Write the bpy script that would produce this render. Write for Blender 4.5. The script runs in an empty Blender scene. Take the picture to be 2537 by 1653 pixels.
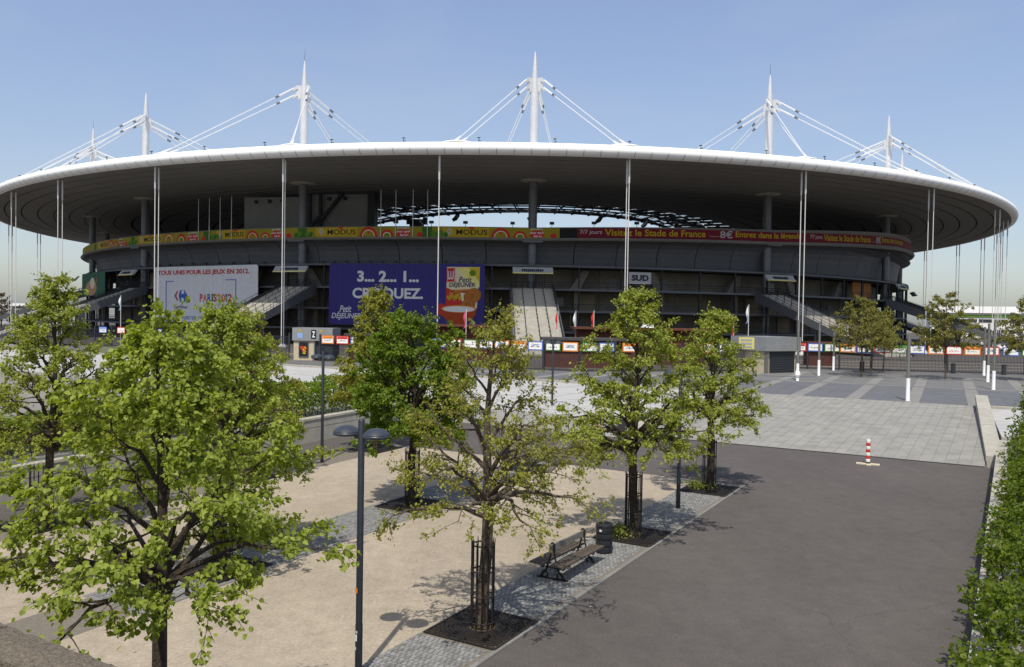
import bpy, math, random
import numpy as np
from mathutils import Vector, Matrix, Quaternion

# ---------------------------------------------------------------- camera, sky, sun, exposure
SC = bpy.context.scene
COL = SC.collection
RAD = math.radians

cam_data = bpy.data.cameras.new('camera')
cam = bpy.data.objects.new('camera', cam_data)
COL.objects.link(cam)
cam_data.sensor_width = 36.0
cam_data.lens = 29.5
cam_data.clip_start = 0.1
cam_data.clip_end = 6000
cam.location = (0, 0, 5.2)                      # metres above the upper plaza
cam.rotation_mode = 'QUATERNION'
cam.rotation_quaternion = (Quaternion((1, 0, 0), RAD(90 - 1.09)) @ Quaternion((0, 0, 1), RAD(0.917)))
SC.camera = cam

SUN_DIR = Vector((0.095, 0.524, -0.846)).normalized()      # the way the light travels
SUN_EL = math.asin(-SUN_DIR.z)
world = bpy.data.worlds.new('World')
SC.world = world
world.use_nodes = True
wn = world.node_tree.nodes
wl = world.node_tree.links
wn.clear()
sky = wn.new('ShaderNodeTexSky')
sky.sky_type = 'NISHITA'
sky.sun_disc = False
sky.sun_elevation = SUN_EL
sky.sun_rotation = math.atan2(-SUN_DIR.x, -SUN_DIR.y)
sky.altitude = 50
sky.air_density = 1.0
sky.dust_density = 2.2
sky.ozone_density = 2.0
bg = wn.new('ShaderNodeBackground')
bg.inputs['Strength'].default_value = 0.15
wo = wn.new('ShaderNodeOutputWorld')
gam = wn.new('ShaderNodeGamma')                 # evens out the spring haze of the whole dome
gam.inputs['Gamma'].default_value = 0.6
hsv = wn.new('ShaderNodeHueSaturation')
hsv.inputs['Saturation'].default_value = 1.28
hsv.inputs['Value'].default_value = 1.52
hsv.inputs['Hue'].default_value = 0.514
wl.new(sky.outputs['Color'], gam.inputs['Color'])
wl.new(gam.outputs['Color'], hsv.inputs['Color'])
wtc = wn.new('ShaderNodeTexCoord')               # faint high wisps over the whole dome
wmp = wn.new('ShaderNodeMapping')
wmp.inputs['Scale'].default_value = (1.0, 1.0, 3.2)
wnz = wn.new('ShaderNodeTexNoise')
wnz.inputs['Scale'].default_value = 2.1
wnz.inputs['Detail'].default_value = 9
wnz.inputs['Roughness'].default_value = 0.6
wnz.inputs['Distortion'].default_value = 0.6
wmr = wn.new('ShaderNodeMapRange')
wmr.inputs['From Min'].default_value = 0.48
wmr.inputs['From Max'].default_value = 0.80
wmr.inputs['To Max'].default_value = 0.22
wmx = wn.new('ShaderNodeMix')
wmx.data_type = 'RGBA'
wmx.inputs[7].default_value = (3.1, 3.35, 3.7, 1)
wl.new(wtc.outputs['Generated'], wmp.inputs['Vector'])
wl.new(wmp.outputs[0], wnz.inputs['Vector'])
wl.new(wnz.outputs['Fac'], wmr.inputs['Value'])
wl.new(wmr.outputs[0], wmx.inputs[0])
wl.new(hsv.outputs['Color'], wmx.inputs[6])
wl.new(wmx.outputs[2], bg.inputs['Color'])
wl.new(bg.outputs['Background'], wo.inputs['Surface'])

sun_data = bpy.data.lights.new('sun', 'SUN')
sun_data.energy = 3.3
sun_data.angle = RAD(0.6)
sun_data.color = (1.0, 0.945, 0.85)
sun = bpy.data.objects.new('sun', sun_data)
COL.objects.link(sun)
sun.location = (-20, -60, 90)
sun.rotation_mode = 'QUATERNION'
sun.rotation_quaternion = SUN_DIR.to_track_quat('-Z', 'Y')

SC.view_settings.view_transform = 'Standard'
SC.view_settings.look = 'None'
SC.view_settings.exposure = 0.38
SC.view_settings.gamma = 1.0
SC.view_settings.use_curve_mapping = False
SC.cycles.use_denoising = True
SC.cycles.max_bounces = 8
SC.cycles.transparent_max_bounces = 8

# ---------------------------------------------------------------- materials
MATS = {}


def mat(name, col, rough=0.8, metal=0.0, var=0.0, scale=4.0, detail=6.0, bump=0.0, bscale=60.0, bdist=0.01,
        objvar=0.0, spec=0.3, col2=None, mscale=None, speck=0.0, speckscale=300.0, speckcol=(0.02, 0.02, 0.02)):
    """One procedural surface: base colour, broad noise mottling, per-object variation, speckle and bump."""
    if name in MATS:
        return MATS[name]
    m = bpy.data.materials.new(name)
    m.use_nodes = True
    nt = m.node_tree
    N, L = nt.nodes, nt.links
    b = N['Principled BSDF']
    b.inputs['Roughness'].default_value = rough
    b.inputs['Metallic'].default_value = metal
    b.inputs['Specular IOR Level'].default_value = spec
    b.inputs['Base Color'].default_value = (*col, 1)
    tc = N.new('ShaderNodeTexCoord')
    geo = N.new('ShaderNodeNewGeometry')
    cur = None
    if var > 0 or col2 is not None:
        nz = N.new('ShaderNodeTexNoise')
        nz.inputs['Scale'].default_value = scale
        nz.inputs['Detail'].default_value = detail
        nz.inputs['Roughness'].default_value = 0.62
        L.new(geo.outputs['Position'], nz.inputs['Vector'])
        rp = N.new('ShaderNodeValToRGB')
        rp.color_ramp.elements[0].position = 0.32
        rp.color_ramp.elements[1].position = 0.70
        a = tuple(max(0, c * (1 - var)) for c in col)
        c2 = col2 if col2 is not None else tuple(min(1, c * (1 + var)) for c in col)
        rp.color_ramp.elements[0].color = (*a, 1)
        rp.color_ramp.elements[1].color = (*c2, 1)
        L.new(nz.outputs['Fac'], rp.inputs['Fac'])
        cur = rp.outputs['Color']
    if speck > 0:
        n2 = N.new('ShaderNodeTexNoise')
        n2.inputs['Scale'].default_value = speckscale
        n2.inputs['Detail'].default_value = 3
        L.new(geo.outputs['Position'], n2.inputs['Vector'])
        r2 = N.new('ShaderNodeMapRange')
        r2.inputs['From Min'].default_value = 0.58
        r2.inputs['From Max'].default_value = 0.72
        r2.inputs['To Max'].default_value = speck
        L.new(n2.outputs['Fac'], r2.inputs['Value'])
        mx = N.new('ShaderNodeMix')
        mx.data_type = 'RGBA'
        L.new(r2.outputs['Result'], mx.inputs[0])
        if cur is None:
            mx.inputs[6].default_value = (*col, 1)
        else:
            L.new(cur, mx.inputs[6])
        mx.inputs[7].default_value = (*speckcol, 1)
        cur = mx.outputs[2]
    if objvar > 0:
        oi = N.new('ShaderNodeObjectInfo')
        isl = N.new('ShaderNodeMath')
        isl.operation = 'ADD'
        L.new(oi.outputs['Random'], isl.inputs[0])
        L.new(geo.outputs['Random Per Island'], isl.inputs[1])
        fr = N.new('ShaderNodeMath')
        fr.operation = 'FRACT'
        L.new(isl.outputs[0], fr.inputs[0])
        mr = N.new('ShaderNodeMapRange')
        mr.inputs['To Min'].default_value = 1 - objvar
        mr.inputs['To Max'].default_value = 1 + objvar
        L.new(fr.outputs[0], mr.inputs['Value'])
        hs = N.new('ShaderNodeHueSaturation')
        L.new(mr.outputs['Result'], hs.inputs['Value'])
        if cur is None:
            hs.inputs['Color'].default_value = (*col, 1)
        else:
            L.new(cur, hs.inputs['Color'])
        cur = hs.outputs['Color']
    if cur is not None:
        L.new(cur, b.inputs['Base Color'])
    if bump > 0:
        n3 = N.new('ShaderNodeTexNoise')
        n3.inputs['Scale'].default_value = bscale
        n3.inputs['Detail'].default_value = 5
        L.new(geo.outputs['Position'], n3.inputs['Vector'])
        bp = N.new('ShaderNodeBump')
        bp.inputs['Strength'].default_value = bump
        bp.inputs['Distance'].default_value = bdist
        L.new(n3.outputs['Fac'], bp.inputs['Height'])
        L.new(bp.outputs['Normal'], b.inputs['Normal'])
    MATS[name] = m
    return m


def leaf_mat(name, col, col2, trans=0.48):
    m = bpy.data.materials.new(name)
    m.use_nodes = True
    nt = m.node_tree
    N, L = nt.nodes, nt.links
    out = N['Material Output']
    b = N['Principled BSDF']
    b.inputs['Roughness'].default_value = 0.55
    b.inputs['Specular IOR Level'].default_value = 0.25
    geo = N.new('ShaderNodeNewGeometry')
    rp = N.new('ShaderNodeValToRGB')
    rp.color_ramp.elements[0].color = (*col, 1)
    rp.color_ramp.elements[1].color = (*col2, 1)
    L.new(geo.outputs['Random Per Island'], rp.inputs['Fac'])
    L.new(rp.outputs['Color'], b.inputs['Base Color'])
    tr = N.new('ShaderNodeBsdfTranslucent')
    hs = N.new('ShaderNodeHueSaturation')
    hs.inputs['Hue'].default_value = 0.49
    hs.inputs['Saturation'].default_value = 1.15
    hs.inputs['Value'].default_value = 1.45
    L.new(rp.outputs['Color'], hs.inputs['Color'])
    L.new(hs.outputs['Color'], tr.inputs['Color'])
    mx = N.new('ShaderNodeMixShader')
    mx.inputs[0].default_value = trans
    L.new(b.outputs[0], mx.inputs[1])
    L.new(tr.outputs[0], mx.inputs[2])
    L.new(mx.outputs[0], out.inputs['Surface'])
    MATS[name] = m
    return m




def ground_mat(name, col, broad, mid, fine, fscale, crack=0.0, dots=0.0, dotcol=(0.6, 0.58, 0.54), dscale=1.1, drad=0.03, grit=0.0, bump=0.4):
    """worn ground: broad stains, mid mottling, fine aggregate, thin wandering cracks and scattered bits"""
    m = bpy.data.materials.new(name)
    m.use_nodes = True
    N, L = m.node_tree.nodes, m.node_tree.links
    b = N['Principled BSDF']
    b.inputs['Roughness'].default_value = 0.93
    b.inputs['Specular IOR Level'].default_value = 0.25
    geo = N.new('ShaderNodeNewGeometry')

    def noise(scale, detail, lo, hi, stretch=None):
        n = N.new('ShaderNodeTexNoise')
        n.inputs['Scale'].default_value = scale
        n.inputs['Detail'].default_value = detail
        n.inputs['Roughness'].default_value = 0.65
        if stretch:
            mp = N.new('ShaderNodeMapping')
            mp.inputs['Rotation'].default_value = (0, 0, AVN)
            mp.inputs['Scale'].default_value = stretch
            L.new(geo.outputs['Position'], mp.inputs['Vector'])
            L.new(mp.outputs[0], n.inputs['Vector'])
        else:
            L.new(geo.outputs['Position'], n.inputs['Vector'])
        r = N.new('ShaderNodeMapRange')
        r.inputs['From Min'].default_value = 0.25
        r.inputs['From Max'].default_value = 0.75
        r.inputs['To Min'].default_value = lo
        r.inputs['To Max'].default_value = hi
        L.new(n.outputs['Fac'], r.inputs['Value'])
        return r.outputs[0], n

    def mul(a, c):
        k = N.new('ShaderNodeMath')
        k.operation = 'MULTIPLY'
        L.new(a, k.inputs[0])
        L.new(c, k.inputs[1])
        return k.outputs[0]

    a, _ = noise(0.22, 7, 1 - broad, 1 + broad)
    a2, _ = noise(0.5, 6, 1 - broad * 0.8, 1 + broad * 0.8, (1.0, 0.12, 1.0))
    c, _ = noise(2.3, 7, 1 - mid, 1 + mid)
    d, fn = noise(fscale, 3, 1 - fine, 1 + fine)
    v = mul(mul(a, a2), mul(c, d))
    if grit > 0:
        g, _ = noise(fscale * 2.6, 2, 1 - grit, 1 + grit)
        v = mul(v, g)
    if crack > 0:
        wn_ = N.new('ShaderNodeTexNoise')
        wn_.inputs['Scale'].default_value = 0.6
        wn_.inputs['Detail'].default_value = 6
        L.new(geo.outputs['Position'], wn_.inputs['Vector'])
        ad = N.new('ShaderNodeVectorMath')
        ad.operation = 'ADD'
        L.new(geo.outputs['Position'], ad.inputs[0])
        L.new(wn_.outputs['Color'], ad.inputs[1])
        vo = N.new('ShaderNodeTexVoronoi')
        vo.feature = 'DISTANCE_TO_EDGE'
        vo.inputs['Scale'].default_value = 0.11
        L.new(ad.outputs[0], vo.inputs['Vector'])
        mr = N.new('ShaderNodeMapRange')
        mr.inputs['From Min'].default_value = 0.0006
        mr.inputs['From Max'].default_value = 0.0022
        mr.inputs['To Min'].default_value = 1 - crack
        mr.inputs['To Max'].default_value = 1.0
        L.new(vo.outputs['Distance'], mr.inputs['Value'])
        v = mul(v, mr.outputs[0])
    col_ = N.new('ShaderNodeMix')
    col_.data_type = 'RGBA'
    col_.blend_type = 'MULTIPLY'
    col_.inputs[0].default_value = 1.0
    col_.inputs[6].default_value = (*col, 1)
    L.new(v, col_.inputs[7])
    cur = col_.outputs[2]
    if dots > 0:
        vo = N.new('ShaderNodeTexVoronoi')
        vo.inputs['Scale'].default_value = dscale
        L.new(geo.outputs['Position'], vo.inputs['Vector'])
        ls = N.new('ShaderNodeMath')
        ls.operation = 'LESS_THAN'
        ls.inputs[1].default_value = drad
        L.new(vo.outputs['Distance'], ls.inputs[0])
        se = N.new('ShaderNodeSeparateColor')
        L.new(vo.outputs['Color'], se.inputs[0])
        gt = N.new('ShaderNodeMath')
        gt.operation = 'GREATER_THAN'
        gt.inputs[1].default_value = 1 - dots
        L.new(se.outputs[0], gt.inputs[0])
        f = mul(ls.outputs[0], gt.outputs[0])
        mx = N.new('ShaderNodeMix')
        mx.data_type = 'RGBA'
        L.new(f, mx.inputs[0])
        L.new(cur, mx.inputs[6])
        mx.inputs[7].default_value = (*dotcol, 1)
        cur = mx.outputs[2]
    L.new(cur, b.inputs['Base Color'])
    bp = N.new('ShaderNodeBump')
    bp.inputs['Strength'].default_value = bump
    bp.inputs['Distance'].default_value = 0.012
    L.new(fn.outputs['Fac'], bp.inputs['Height'])
    L.new(bp.outputs['Normal'], b.inputs['Normal'])
    MATS[name] = m


AVN = RAD(31)
ground_mat('asphalt', (0.094, 0.084, 0.077), 0.12, 0.12, 0.24, 26, crack=0.16, dots=0.22, dscale=1.0, drad=0.022, grit=0.2)
ground_mat('sand', (0.335, 0.285, 0.215), 0.13, 0.14, 0.20, 14, dots=0.35, dotcol=(0.13, 0.105, 0.075), dscale=2.4, drad=0.06, grit=0.16, bump=0.6)
mat('sett', (0.22, 0.22, 0.21), 0.85, var=0.18, scale=9, bump=0.4, bscale=90, objvar=0.22)
mat('sett_joint', (0.17, 0.15, 0.12), 0.95, var=0.2, scale=12)
mat('edging', (0.195, 0.192, 0.18), 0.85, var=0.12, scale=8, objvar=0.08)
mat('ramp_slab', (0.262, 0.255, 0.228), 0.85, var=0.16, scale=1.1, detail=9, objvar=0.045, bump=0.2, bscale=80)
mat('ramp_joint', (0.17, 0.165, 0.15), 0.95)
mat('plaza_dark', (0.125, 0.128, 0.135), 0.85, var=0.12, scale=1.5, detail=8, objvar=0.06)
mat('plaza_mid', (0.155, 0.155, 0.15), 0.85, var=0.12, scale=1.5, detail=8, objvar=0.06)
mat('plaza_pale', (0.215, 0.21, 0.195), 0.85, var=0.10, scale=2, objvar=0.06)
mat('plaza_base', (0.125, 0.123, 0.12), 0.9, var=0.15, scale=0.6, detail=8)
mat('white_stone', (0.41, 0.405, 0.385), 0.8, var=0.12, scale=0.8, detail=8, objvar=0.04)
mat('joint_dark', (0.06, 0.058, 0.055), 0.95)
mat('concrete', (0.40, 0.38, 0.33), 0.9, var=0.16, scale=1.4, detail=9, bump=0.25, bscale=40, objvar=0.04)
mat('coping', (0.37, 0.35, 0.295), 0.9, var=0.14, scale=3, detail=9, bump=0.2, bscale=60, objvar=0.05)
mat('rough_concrete', (0.15, 0.125, 0.092), 0.95, var=0.35, scale=26, detail=8, bump=0.9, bscale=45, bdist=0.03, speck=0.7, speckscale=38, speckcol=(0.09, 0.075, 0.055))
mat('soil', (0.085, 0.062, 0.04), 0.95, var=0.35, scale=9, bump=0.6, bscale=60, bdist=0.02)
mat('earth_green', (0.07, 0.10, 0.03), 0.95, var=0.4, scale=3, bump=0.5, bscale=30)
mat('far_ground', (0.20, 0.19, 0.17), 0.95, var=0.25, scale=0.05, detail=9)
mat('cast_iron', (0.032, 0.028, 0.025), 0.6, metal=0.3, var=0.4, scale=20)
mat('lamp_paint', (0.016, 0.019, 0.026), 0.42, var=0.2, scale=8, spec=0.5)
mat('lamp_dome', (0.035, 0.042, 0.055), 0.38, var=0.2, scale=6, spec=0.5)
mat('bin_paint', (0.02, 0.022, 0.026), 0.45, var=0.25, scale=10)
mat('bench_wood', (0.085, 0.068, 0.052), 0.75, var=0.35, scale=14, objvar=0.18)
mat('bench_back', (0.20, 0.185, 0.16), 0.75, var=0.25, scale=12)
mat('bark', (0.052, 0.040, 0.028), 0.92, var=0.45, scale=14, bump=0.9, bscale=35, bdist=0.03)
mat('bark_grey', (0.095, 0.076, 0.055), 0.92, var=0.4, scale=12, bump=0.9, bscale=35, bdist=0.03)
mat('roof_white', (0.86, 0.87, 0.86), 0.55, var=0.015, scale=0.3)
mat('roof_dark', (0.03, 0.03, 0.032), 0.9)
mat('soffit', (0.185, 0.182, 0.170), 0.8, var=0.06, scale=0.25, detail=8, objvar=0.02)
mat('mast_paint', (0.56, 0.57, 0.585), 0.38, metal=0.25, var=0.06, scale=0.6)
mat('column_paint', (0.13, 0.14, 0.155), 0.42, metal=0.25, var=0.12, scale=0.8)
mat('cable', (0.60, 0.61, 0.61), 0.4)
mat('rod_paint', (0.60, 0.60, 0.585), 0.4)
mat('steel_dark', (0.030, 0.033, 0.038), 0.55, metal=0.3)
mat('steel_grey', (0.12, 0.13, 0.145), 0.5, metal=0.3, var=0.1, scale=2)
mat('bowl_panel', (0.092, 0.097, 0.105), 0.6, var=0.10, scale=0.7, detail=8, objvar=0.05)
mat('ledge', (0.20, 0.195, 0.18), 0.75, var=0.12, scale=0.9)
mat('gallery_concrete', (0.20, 0.185, 0.155), 0.85, var=0.2, scale=0.5, detail=8, objvar=0.12)
mat('gallery_slab', (0.12, 0.128, 0.14), 0.7, var=0.15, scale=0.6)
mat('stair_stone', (0.41, 0.395, 0.345), 0.85, var=0.12, scale=1.1, detail=8)
mat('glass_green', (0.34, 0.42, 0.38), 0.3)
mat('seat_grey', (0.10, 0.10, 0.11), 0.8, var=0.2, scale=0.8)
mat('screen_back', (0.21, 0.215, 0.22), 0.7, var=0.08, scale=0.6)
mat('door_beige', (0.30, 0.255, 0.18), 0.7, var=0.1, scale=1)
mat('door_grey', (0.22, 0.22, 0.215), 0.7, var=0.1, scale=1)
mat('fence_paint', (0.035, 0.04, 0.05), 0.5, metal=0.2)
mat('pole_steel', (0.20, 0.195, 0.18), 0.45, metal=0.4, var=0.15, scale=3)
mat('pole_white', (0.78, 0.79, 0.79), 0.4, var=0.05, scale=5)
mat('rust_brown', (0.105, 0.036, 0.022), 0.8, var=0.2, scale=2)
mat('kiosk_roof', (0.06, 0.058, 0.058), 0.8, var=0.2, scale=3)
mat('booth_wall', (0.46, 0.40, 0.28), 0.85, var=0.1, scale=2)
mat('booth_grey', (0.22, 0.23, 0.235), 0.6, var=0.1, scale=2)
mat('shutter', (0.045, 0.052, 0.06), 0.5, metal=0.3)
mat('paint_red', (0.55, 0.035, 0.025), 0.55, var=0.15, scale=30)
mat('paint_white', (0.78, 0.77, 0.74), 0.6, var=0.1, scale=25)
mat('base_block', (0.60, 0.54, 0.40), 0.9, var=0.2, scale=15)
for nm, c in dict(b_white=(0.66, 0.68, 0.70), b_red=(0.50, 0.035, 0.03), b_blue=(0.05, 0.12, 0.42), b_navy=(0.042, 0.036, 0.185),
                  b_lightblue=(0.22, 0.36, 0.62), b_yellow=(0.60, 0.44, 0.03), b_gold=(0.46, 0.33, 0.018), b_maroon=(0.16, 0.012, 0.026), b_olive=(0.29, 0.245, 0.018),
                  b_green=(0.04, 0.14, 0.02), b_leaf=(0.09, 0.22, 0.02), b_black=(0.015, 0.015, 0.017), b_orange=(0.62, 0.19, 0.02), b_cream=(0.70, 0.62, 0.42),
                  b_biscuit=(0.30, 0.125, 0.03), b_bowl=(0.36, 0.06, 0.015), b_milk=(0.72, 0.72, 0.70), b_grey=(0.42, 0.43, 0.44), b_ink=(0.03, 0.035, 0.06),
                  b_dkgreen=(0.02, 0.11, 0.055), b_skin=(0.45, 0.25, 0.14), b_pink=(0.55, 0.08, 0.16), b_paleyellow=(0.76, 0.68, 0.22)).items():
    mat(nm, c, 0.7, var=0.06, scale=1.5, spec=0.2, bump=0.35 if nm in ('b_white', 'b_navy', 'b_dkgreen') else 0.0, bscale=0.9, bdist=0.25)

leaf_mat('leaf_fresh', (0.17, 0.225, 0.026), (0.37, 0.43, 0.085))
leaf_mat('leaf_lime', (0.18, 0.225, 0.03), (0.38, 0.42, 0.09))
leaf_mat('leaf_yellow', (0.18, 0.195, 0.028), (0.36, 0.365, 0.08))
leaf_mat('leaf_dark', (0.085, 0.148, 0.014), (0.20, 0.275, 0.035))
leaf_mat('leaf_olive', (0.16, 0.165, 0.035), (0.29, 0.28, 0.08))
leaf_mat('leaf_hedge', (0.05, 0.095, 0.008), (0.17, 0.22, 0.022))
leaf_mat('leaf_brown', (0.12, 0.085, 0.05), (0.20, 0.15, 0.09), 0.2)


# ---------------------------------------------------------------- mesh helpers
class MB:
    """Collects shapes; build() links them as ONE mesh object."""

    def __init__(self):
        self.v, self.f = [], []

    def add(self, vs, fs):
        o = len(self.v)
        self.v.extend(tuple(map(float, p)) for p in vs)
        self.f.extend(tuple(i + o for i in q) for q in fs)
        return self

    def box(self, c, s, rz=0.0, top=1.0):
        x, y, z = s[0] / 2, s[1] / 2, s[2] / 2
        cs, sn = math.cos(rz), math.sin(rz)
        vs = []
        for dz, k in ((-z, 1.0), (z, top)):
            for dx, dy in ((-x * k, -y * k), (x * k, -y * k), (x * k, y * k), (-x * k, y * k)):
                vs.append((c[0] + dx * cs - dy * sn, c[1] + dx * sn + dy * cs, c[2] + dz))
        return self.add(vs, [(3, 2, 1, 0), (4, 5, 6, 7), (0, 1, 5, 4), (1, 2, 6, 5), (2, 3, 7, 6), (3, 0, 4, 7)])

    def bar(self, p0, p1, w, h=None):
        """rectangular bar between two points"""
        h = h or w
        p0, p1 = Vector(p0), Vector(p1)
        d = (p1 - p0).normalized()
        up = Vector((0, 0, 1)) if abs(d.z) < 0.95 else Vector((0, 1, 0))
        a = d.cross(up).normalized() * (w / 2)
        b = a.cross(d).normalized() * (h / 2)
        vs = [p0 - a - b, p0 + a - b, p0 + a + b, p0 - a + b, p1 - a - b, p1 + a - b, p1 + a + b, p1 - a + b]
        return self.add(vs, [(3, 2, 1, 0), (4, 5, 6, 7), (0, 1, 5, 4), (1, 2, 6, 5), (2, 3, 7, 6), (3, 0, 4, 7)])

    def tube(self, pts, rad, n=8, caps=True):
        pts = [Vector(p) for p in pts]
        k = len(pts)
        if not hasattr(rad, '__len__'):
            rad = [rad] * k
        vs, fs = [], []
        prev = None
        for i, p in enumerate(pts):
            d = (pts[min(i + 1, k - 1)] - pts[max(i - 1, 0)]).normalized()
            if prev is None:
                ref = Vector((1, 0, 0)) if abs(d.x) < 0.9 else Vector((0, 1, 0))
                a = d.cross(ref).normalized()
            else:
                a = (prev - d * prev.dot(d)).normalized()
            prev = a
            b = d.cross(a)
            for j in range(n):
                t = 2 * math.pi * j / n
                vs.append(p + (a * math.cos(t) + b * math.sin(t)) * rad[i])
        for i in range(k - 1):
            for j in range(n):
                fs.append((i * n + j, i * n + (j + 1) % n, (i + 1) * n + (j + 1) % n, (i + 1) * n + j))
        if caps:
            fs.append(tuple(reversed(range(n))))
            fs.append(tuple(range((k - 1) * n, k * n)))
        return self.add(vs, fs)

    def cyl(self, p0, p1, r0, r1=None, n=10):
        return self.tube([p0, p1], [r0, r0 if r1 is None else r1], n)

    def lathe(self, prof, n=16, c=(0, 0, 0), sx=1.0, sy=1.0):
        vs, fs = [], []
        k = len(prof)
        for r, z in prof:
            for j in range(n):
                t = 2 * math.pi * j / n
                vs.append((c[0] + r * math.cos(t) * sx, c[1] + r * math.sin(t) * sy, c[2] + z))
        for i in range(k - 1):
            for j in range(n):
                fs.append((i * n + j, i * n + (j + 1) % n, (i + 1) * n + (j + 1) % n, (i + 1) * n + j))
        fs.append(tuple(reversed(range(n))))
        fs.append(tuple(range((k - 1) * n, k * n)))
        return self.add(vs, fs)

    def torus(self, c, R, r, n=20, m=6, axis='z', a0=0.0, a1=2 * math.pi):
        full = abs(a1 - a0 - 2 * math.pi) < 1e-6
        vs, fs = [], []
        cnt = n if full else n + 1
        for i in range(cnt):
            t = a0 + (a1 - a0) * i / n
            for j in range(m):
                q = 2 * math.pi * j / m
                x, y, z = (R + r * math.cos(q)) * math.cos(t), (R + r * math.cos(q)) * math.sin(t), r * math.sin(q)
                if axis == 'x':
                    x, y, z = z, x, y
                elif axis == 'y':
                    x, y, z = x, z, y
                vs.append((c[0] + x, c[1] + y, c[2] + z))
        for i in range(n):
            i2 = (i + 1) % cnt
            for j in range(m):
                fs.append((i * m + j, i2 * m + j, i2 * m + (j + 1) % m, i * m + (j + 1) % m))
        return self.add(vs, fs)

    def prism(self, poly, z0, z1):
        n = len(poly)
        vs = [(p[0], p[1], z0) for p in poly] + [(p[0], p[1], z1) for p in poly]
        fs = [tuple(reversed(range(n))), tuple(range(n, 2 * n))]
        fs += [(i, (i + 1) % n, n + (i + 1) % n, n + i) for i in range(n)]
        return self.add(vs, fs)

    def mesh(self, name, m=None, smooth=False):
        me = bpy.data.meshes.new(name)
        me.from_pydata(self.v, [], self.f)
        if m:
            me.materials.append(MATS[m])
        if smooth:
            me.polygons.foreach_set('use_smooth', [True] * len(me.polygons))
            try:
                me.set_sharp_from_angle(angle=RAD(40))
            except Exception:
                pass
        me.update()
        return me

    def build(self, name, m, parent=None, smooth=False, loc=None, rz=0.0, **tags):
        return inst(name, self.mesh(name, m, smooth), parent, loc, rz, **tags)


def inst(name, me, parent=None, loc=None, rz=0.0, **tags):
    o = bpy.data.objects.new(name, me)
    COL.objects.link(o)
    if parent is not None:
        o.parent = parent
    if loc is not None:
        o.location = loc
    if rz:
        o.rotation_euler = (0, 0, rz)
    for k, v in tags.items():
        if v is not None:
            o['category' if k == 'cat' else k] = v
    return o


def thing(name, label, cat, loc=(0, 0, 0), rz=0.0, group=None):
    return inst(name, None, None, loc, rz, label=label, cat=cat, group=group)


def copy_tree(o, parent=None, label=None, loc=None, rz=None):
    c = o.copy()
    COL.objects.link(c)
    c.parent = parent
    if label:
        c['label'] = label
    if loc is not None:
        c.location = loc
    if rz is not None:
        c.rotation_euler = (0, 0, rz)
    for ch in list(o.children):
        copy_tree(ch, c)
    return c


TEXTS = {}


def text_geo(body, bold=0.0, shear=0.0):
    if (body, bold, shear) in TEXTS:
        return TEXTS[(body, bold, shear)]
    cu = bpy.data.curves.new('lettering', 'FONT')
    cu.body = body
    cu.size = 1.0
    cu.offset = bold
    cu.shear = shear
    cu.resolution_u = 3
    o = bpy.data.objects.new('lettering', cu)
    COL.objects.link(o)
    dg = bpy.context.evaluated_depsgraph_get()
    me = bpy.data.meshes.new_from_object(o.evaluated_get(dg))
    v = np.array([p.co[:] for p in me.vertices]).reshape(-1, 3)
    f = [tuple(p.vertices) for p in me.polygons]
    bpy.data.objects.remove(o)
    bpy.data.curves.remove(cu)
    bpy.data.meshes.remove(me)
    TEXTS[(body, bold, shear)] = (v[:, :2], f)
    return TEXTS[(body, bold, shear)]


# all lettering is shaped once while the scene is still small
for _t in [('MODUS', 0.012, 0.0),
           ('prendre', 0.02, 0.0),
           ('pour quoi', 0.02, 0.0),
           ('faire?', 0.02, 0.0),
           ('7/7 jours', 0.01, 0.0),
           ('Visitez le Stade de France', 0.02, 0.0),
           ('A partir de', 0.0, 0.0),
           ('8€', 0.015, 0.0),
           ('Entrez dans la légende', 0.02, 0.0),
           ('TOUS UNIS POUR LES JEUX EN 2012.', 0.035, 0.0),
           ('Carrefour', 0.012, 0.0),
           ('VILLE CANDIDATE', 0.0, 0.0),
           ('SUPPORTER OFFICIEL', 0.005, 0.0),
           ('3... 2... 1...', 0.04, 0.0),
           ('CROQUEZ.', 0.035, 0.0),
           ('Petit', 0.012, 0.25),
           ('DÉJEUNER', 0.015, 0.2),
           ('POUR BIEN COMMENCER LA JOURNÉE.', 0.006, 0.0),
           ('LU', 0.03, 0.0),
           ('Petit', 0.01, 0.25),
           ('DÉJEUNER', 0.018, 0.15),
           ('MIEL et céréales', 0.01, 0.0),
           ('SUD', 0.05, 0.0),
           ('Z', 0.04, 0.0),
           ('P', 0.03, 0.0),
           ('A', 0.03, 0.0),
           ('R', 0.03, 0.0),
           ('I', 0.03, 0.0),
           ('S', 0.03, 0.0),
           ('2', 0.03, 0.0),
           ('0', 0.03, 0.0),
           ('1', 0.03, 0.0)]:
    text_geo(*_t)


def fit(v, x0, x1, z0, z1):
    lo, hi = v.min(0), v.max(0)
    s = np.array([(x1 - x0) / (hi[0] - lo[0]), (z1 - z0) / (hi[1] - lo[1])])
    return (v - lo) * s + np.array([x0, z0])


def flat(name, pts2, faces, m, parent, eps=0.02, wrap=None):
    """flat print on a vertical board: points (x, z) laid on the plane y = -eps of the parent"""
    if wrap is None:
        vs = [(p[0], -eps, p[1]) for p in pts2]
    else:
        vs = [wrap(p[0], p[1], eps) for p in pts2]
    mb = MB().add(vs, faces)
    return mb.build(name, m, parent)


def text_on(body, x0, x1, z0, z1, m, parent, eps=0.03, bold=0.0, shear=0.0, wrap=None, name='lettering'):
    v, f = text_geo(body, bold, shear)
    return flat(name, fit(v, x0, x1, z0, z1), f, m, parent, eps, wrap)


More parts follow.
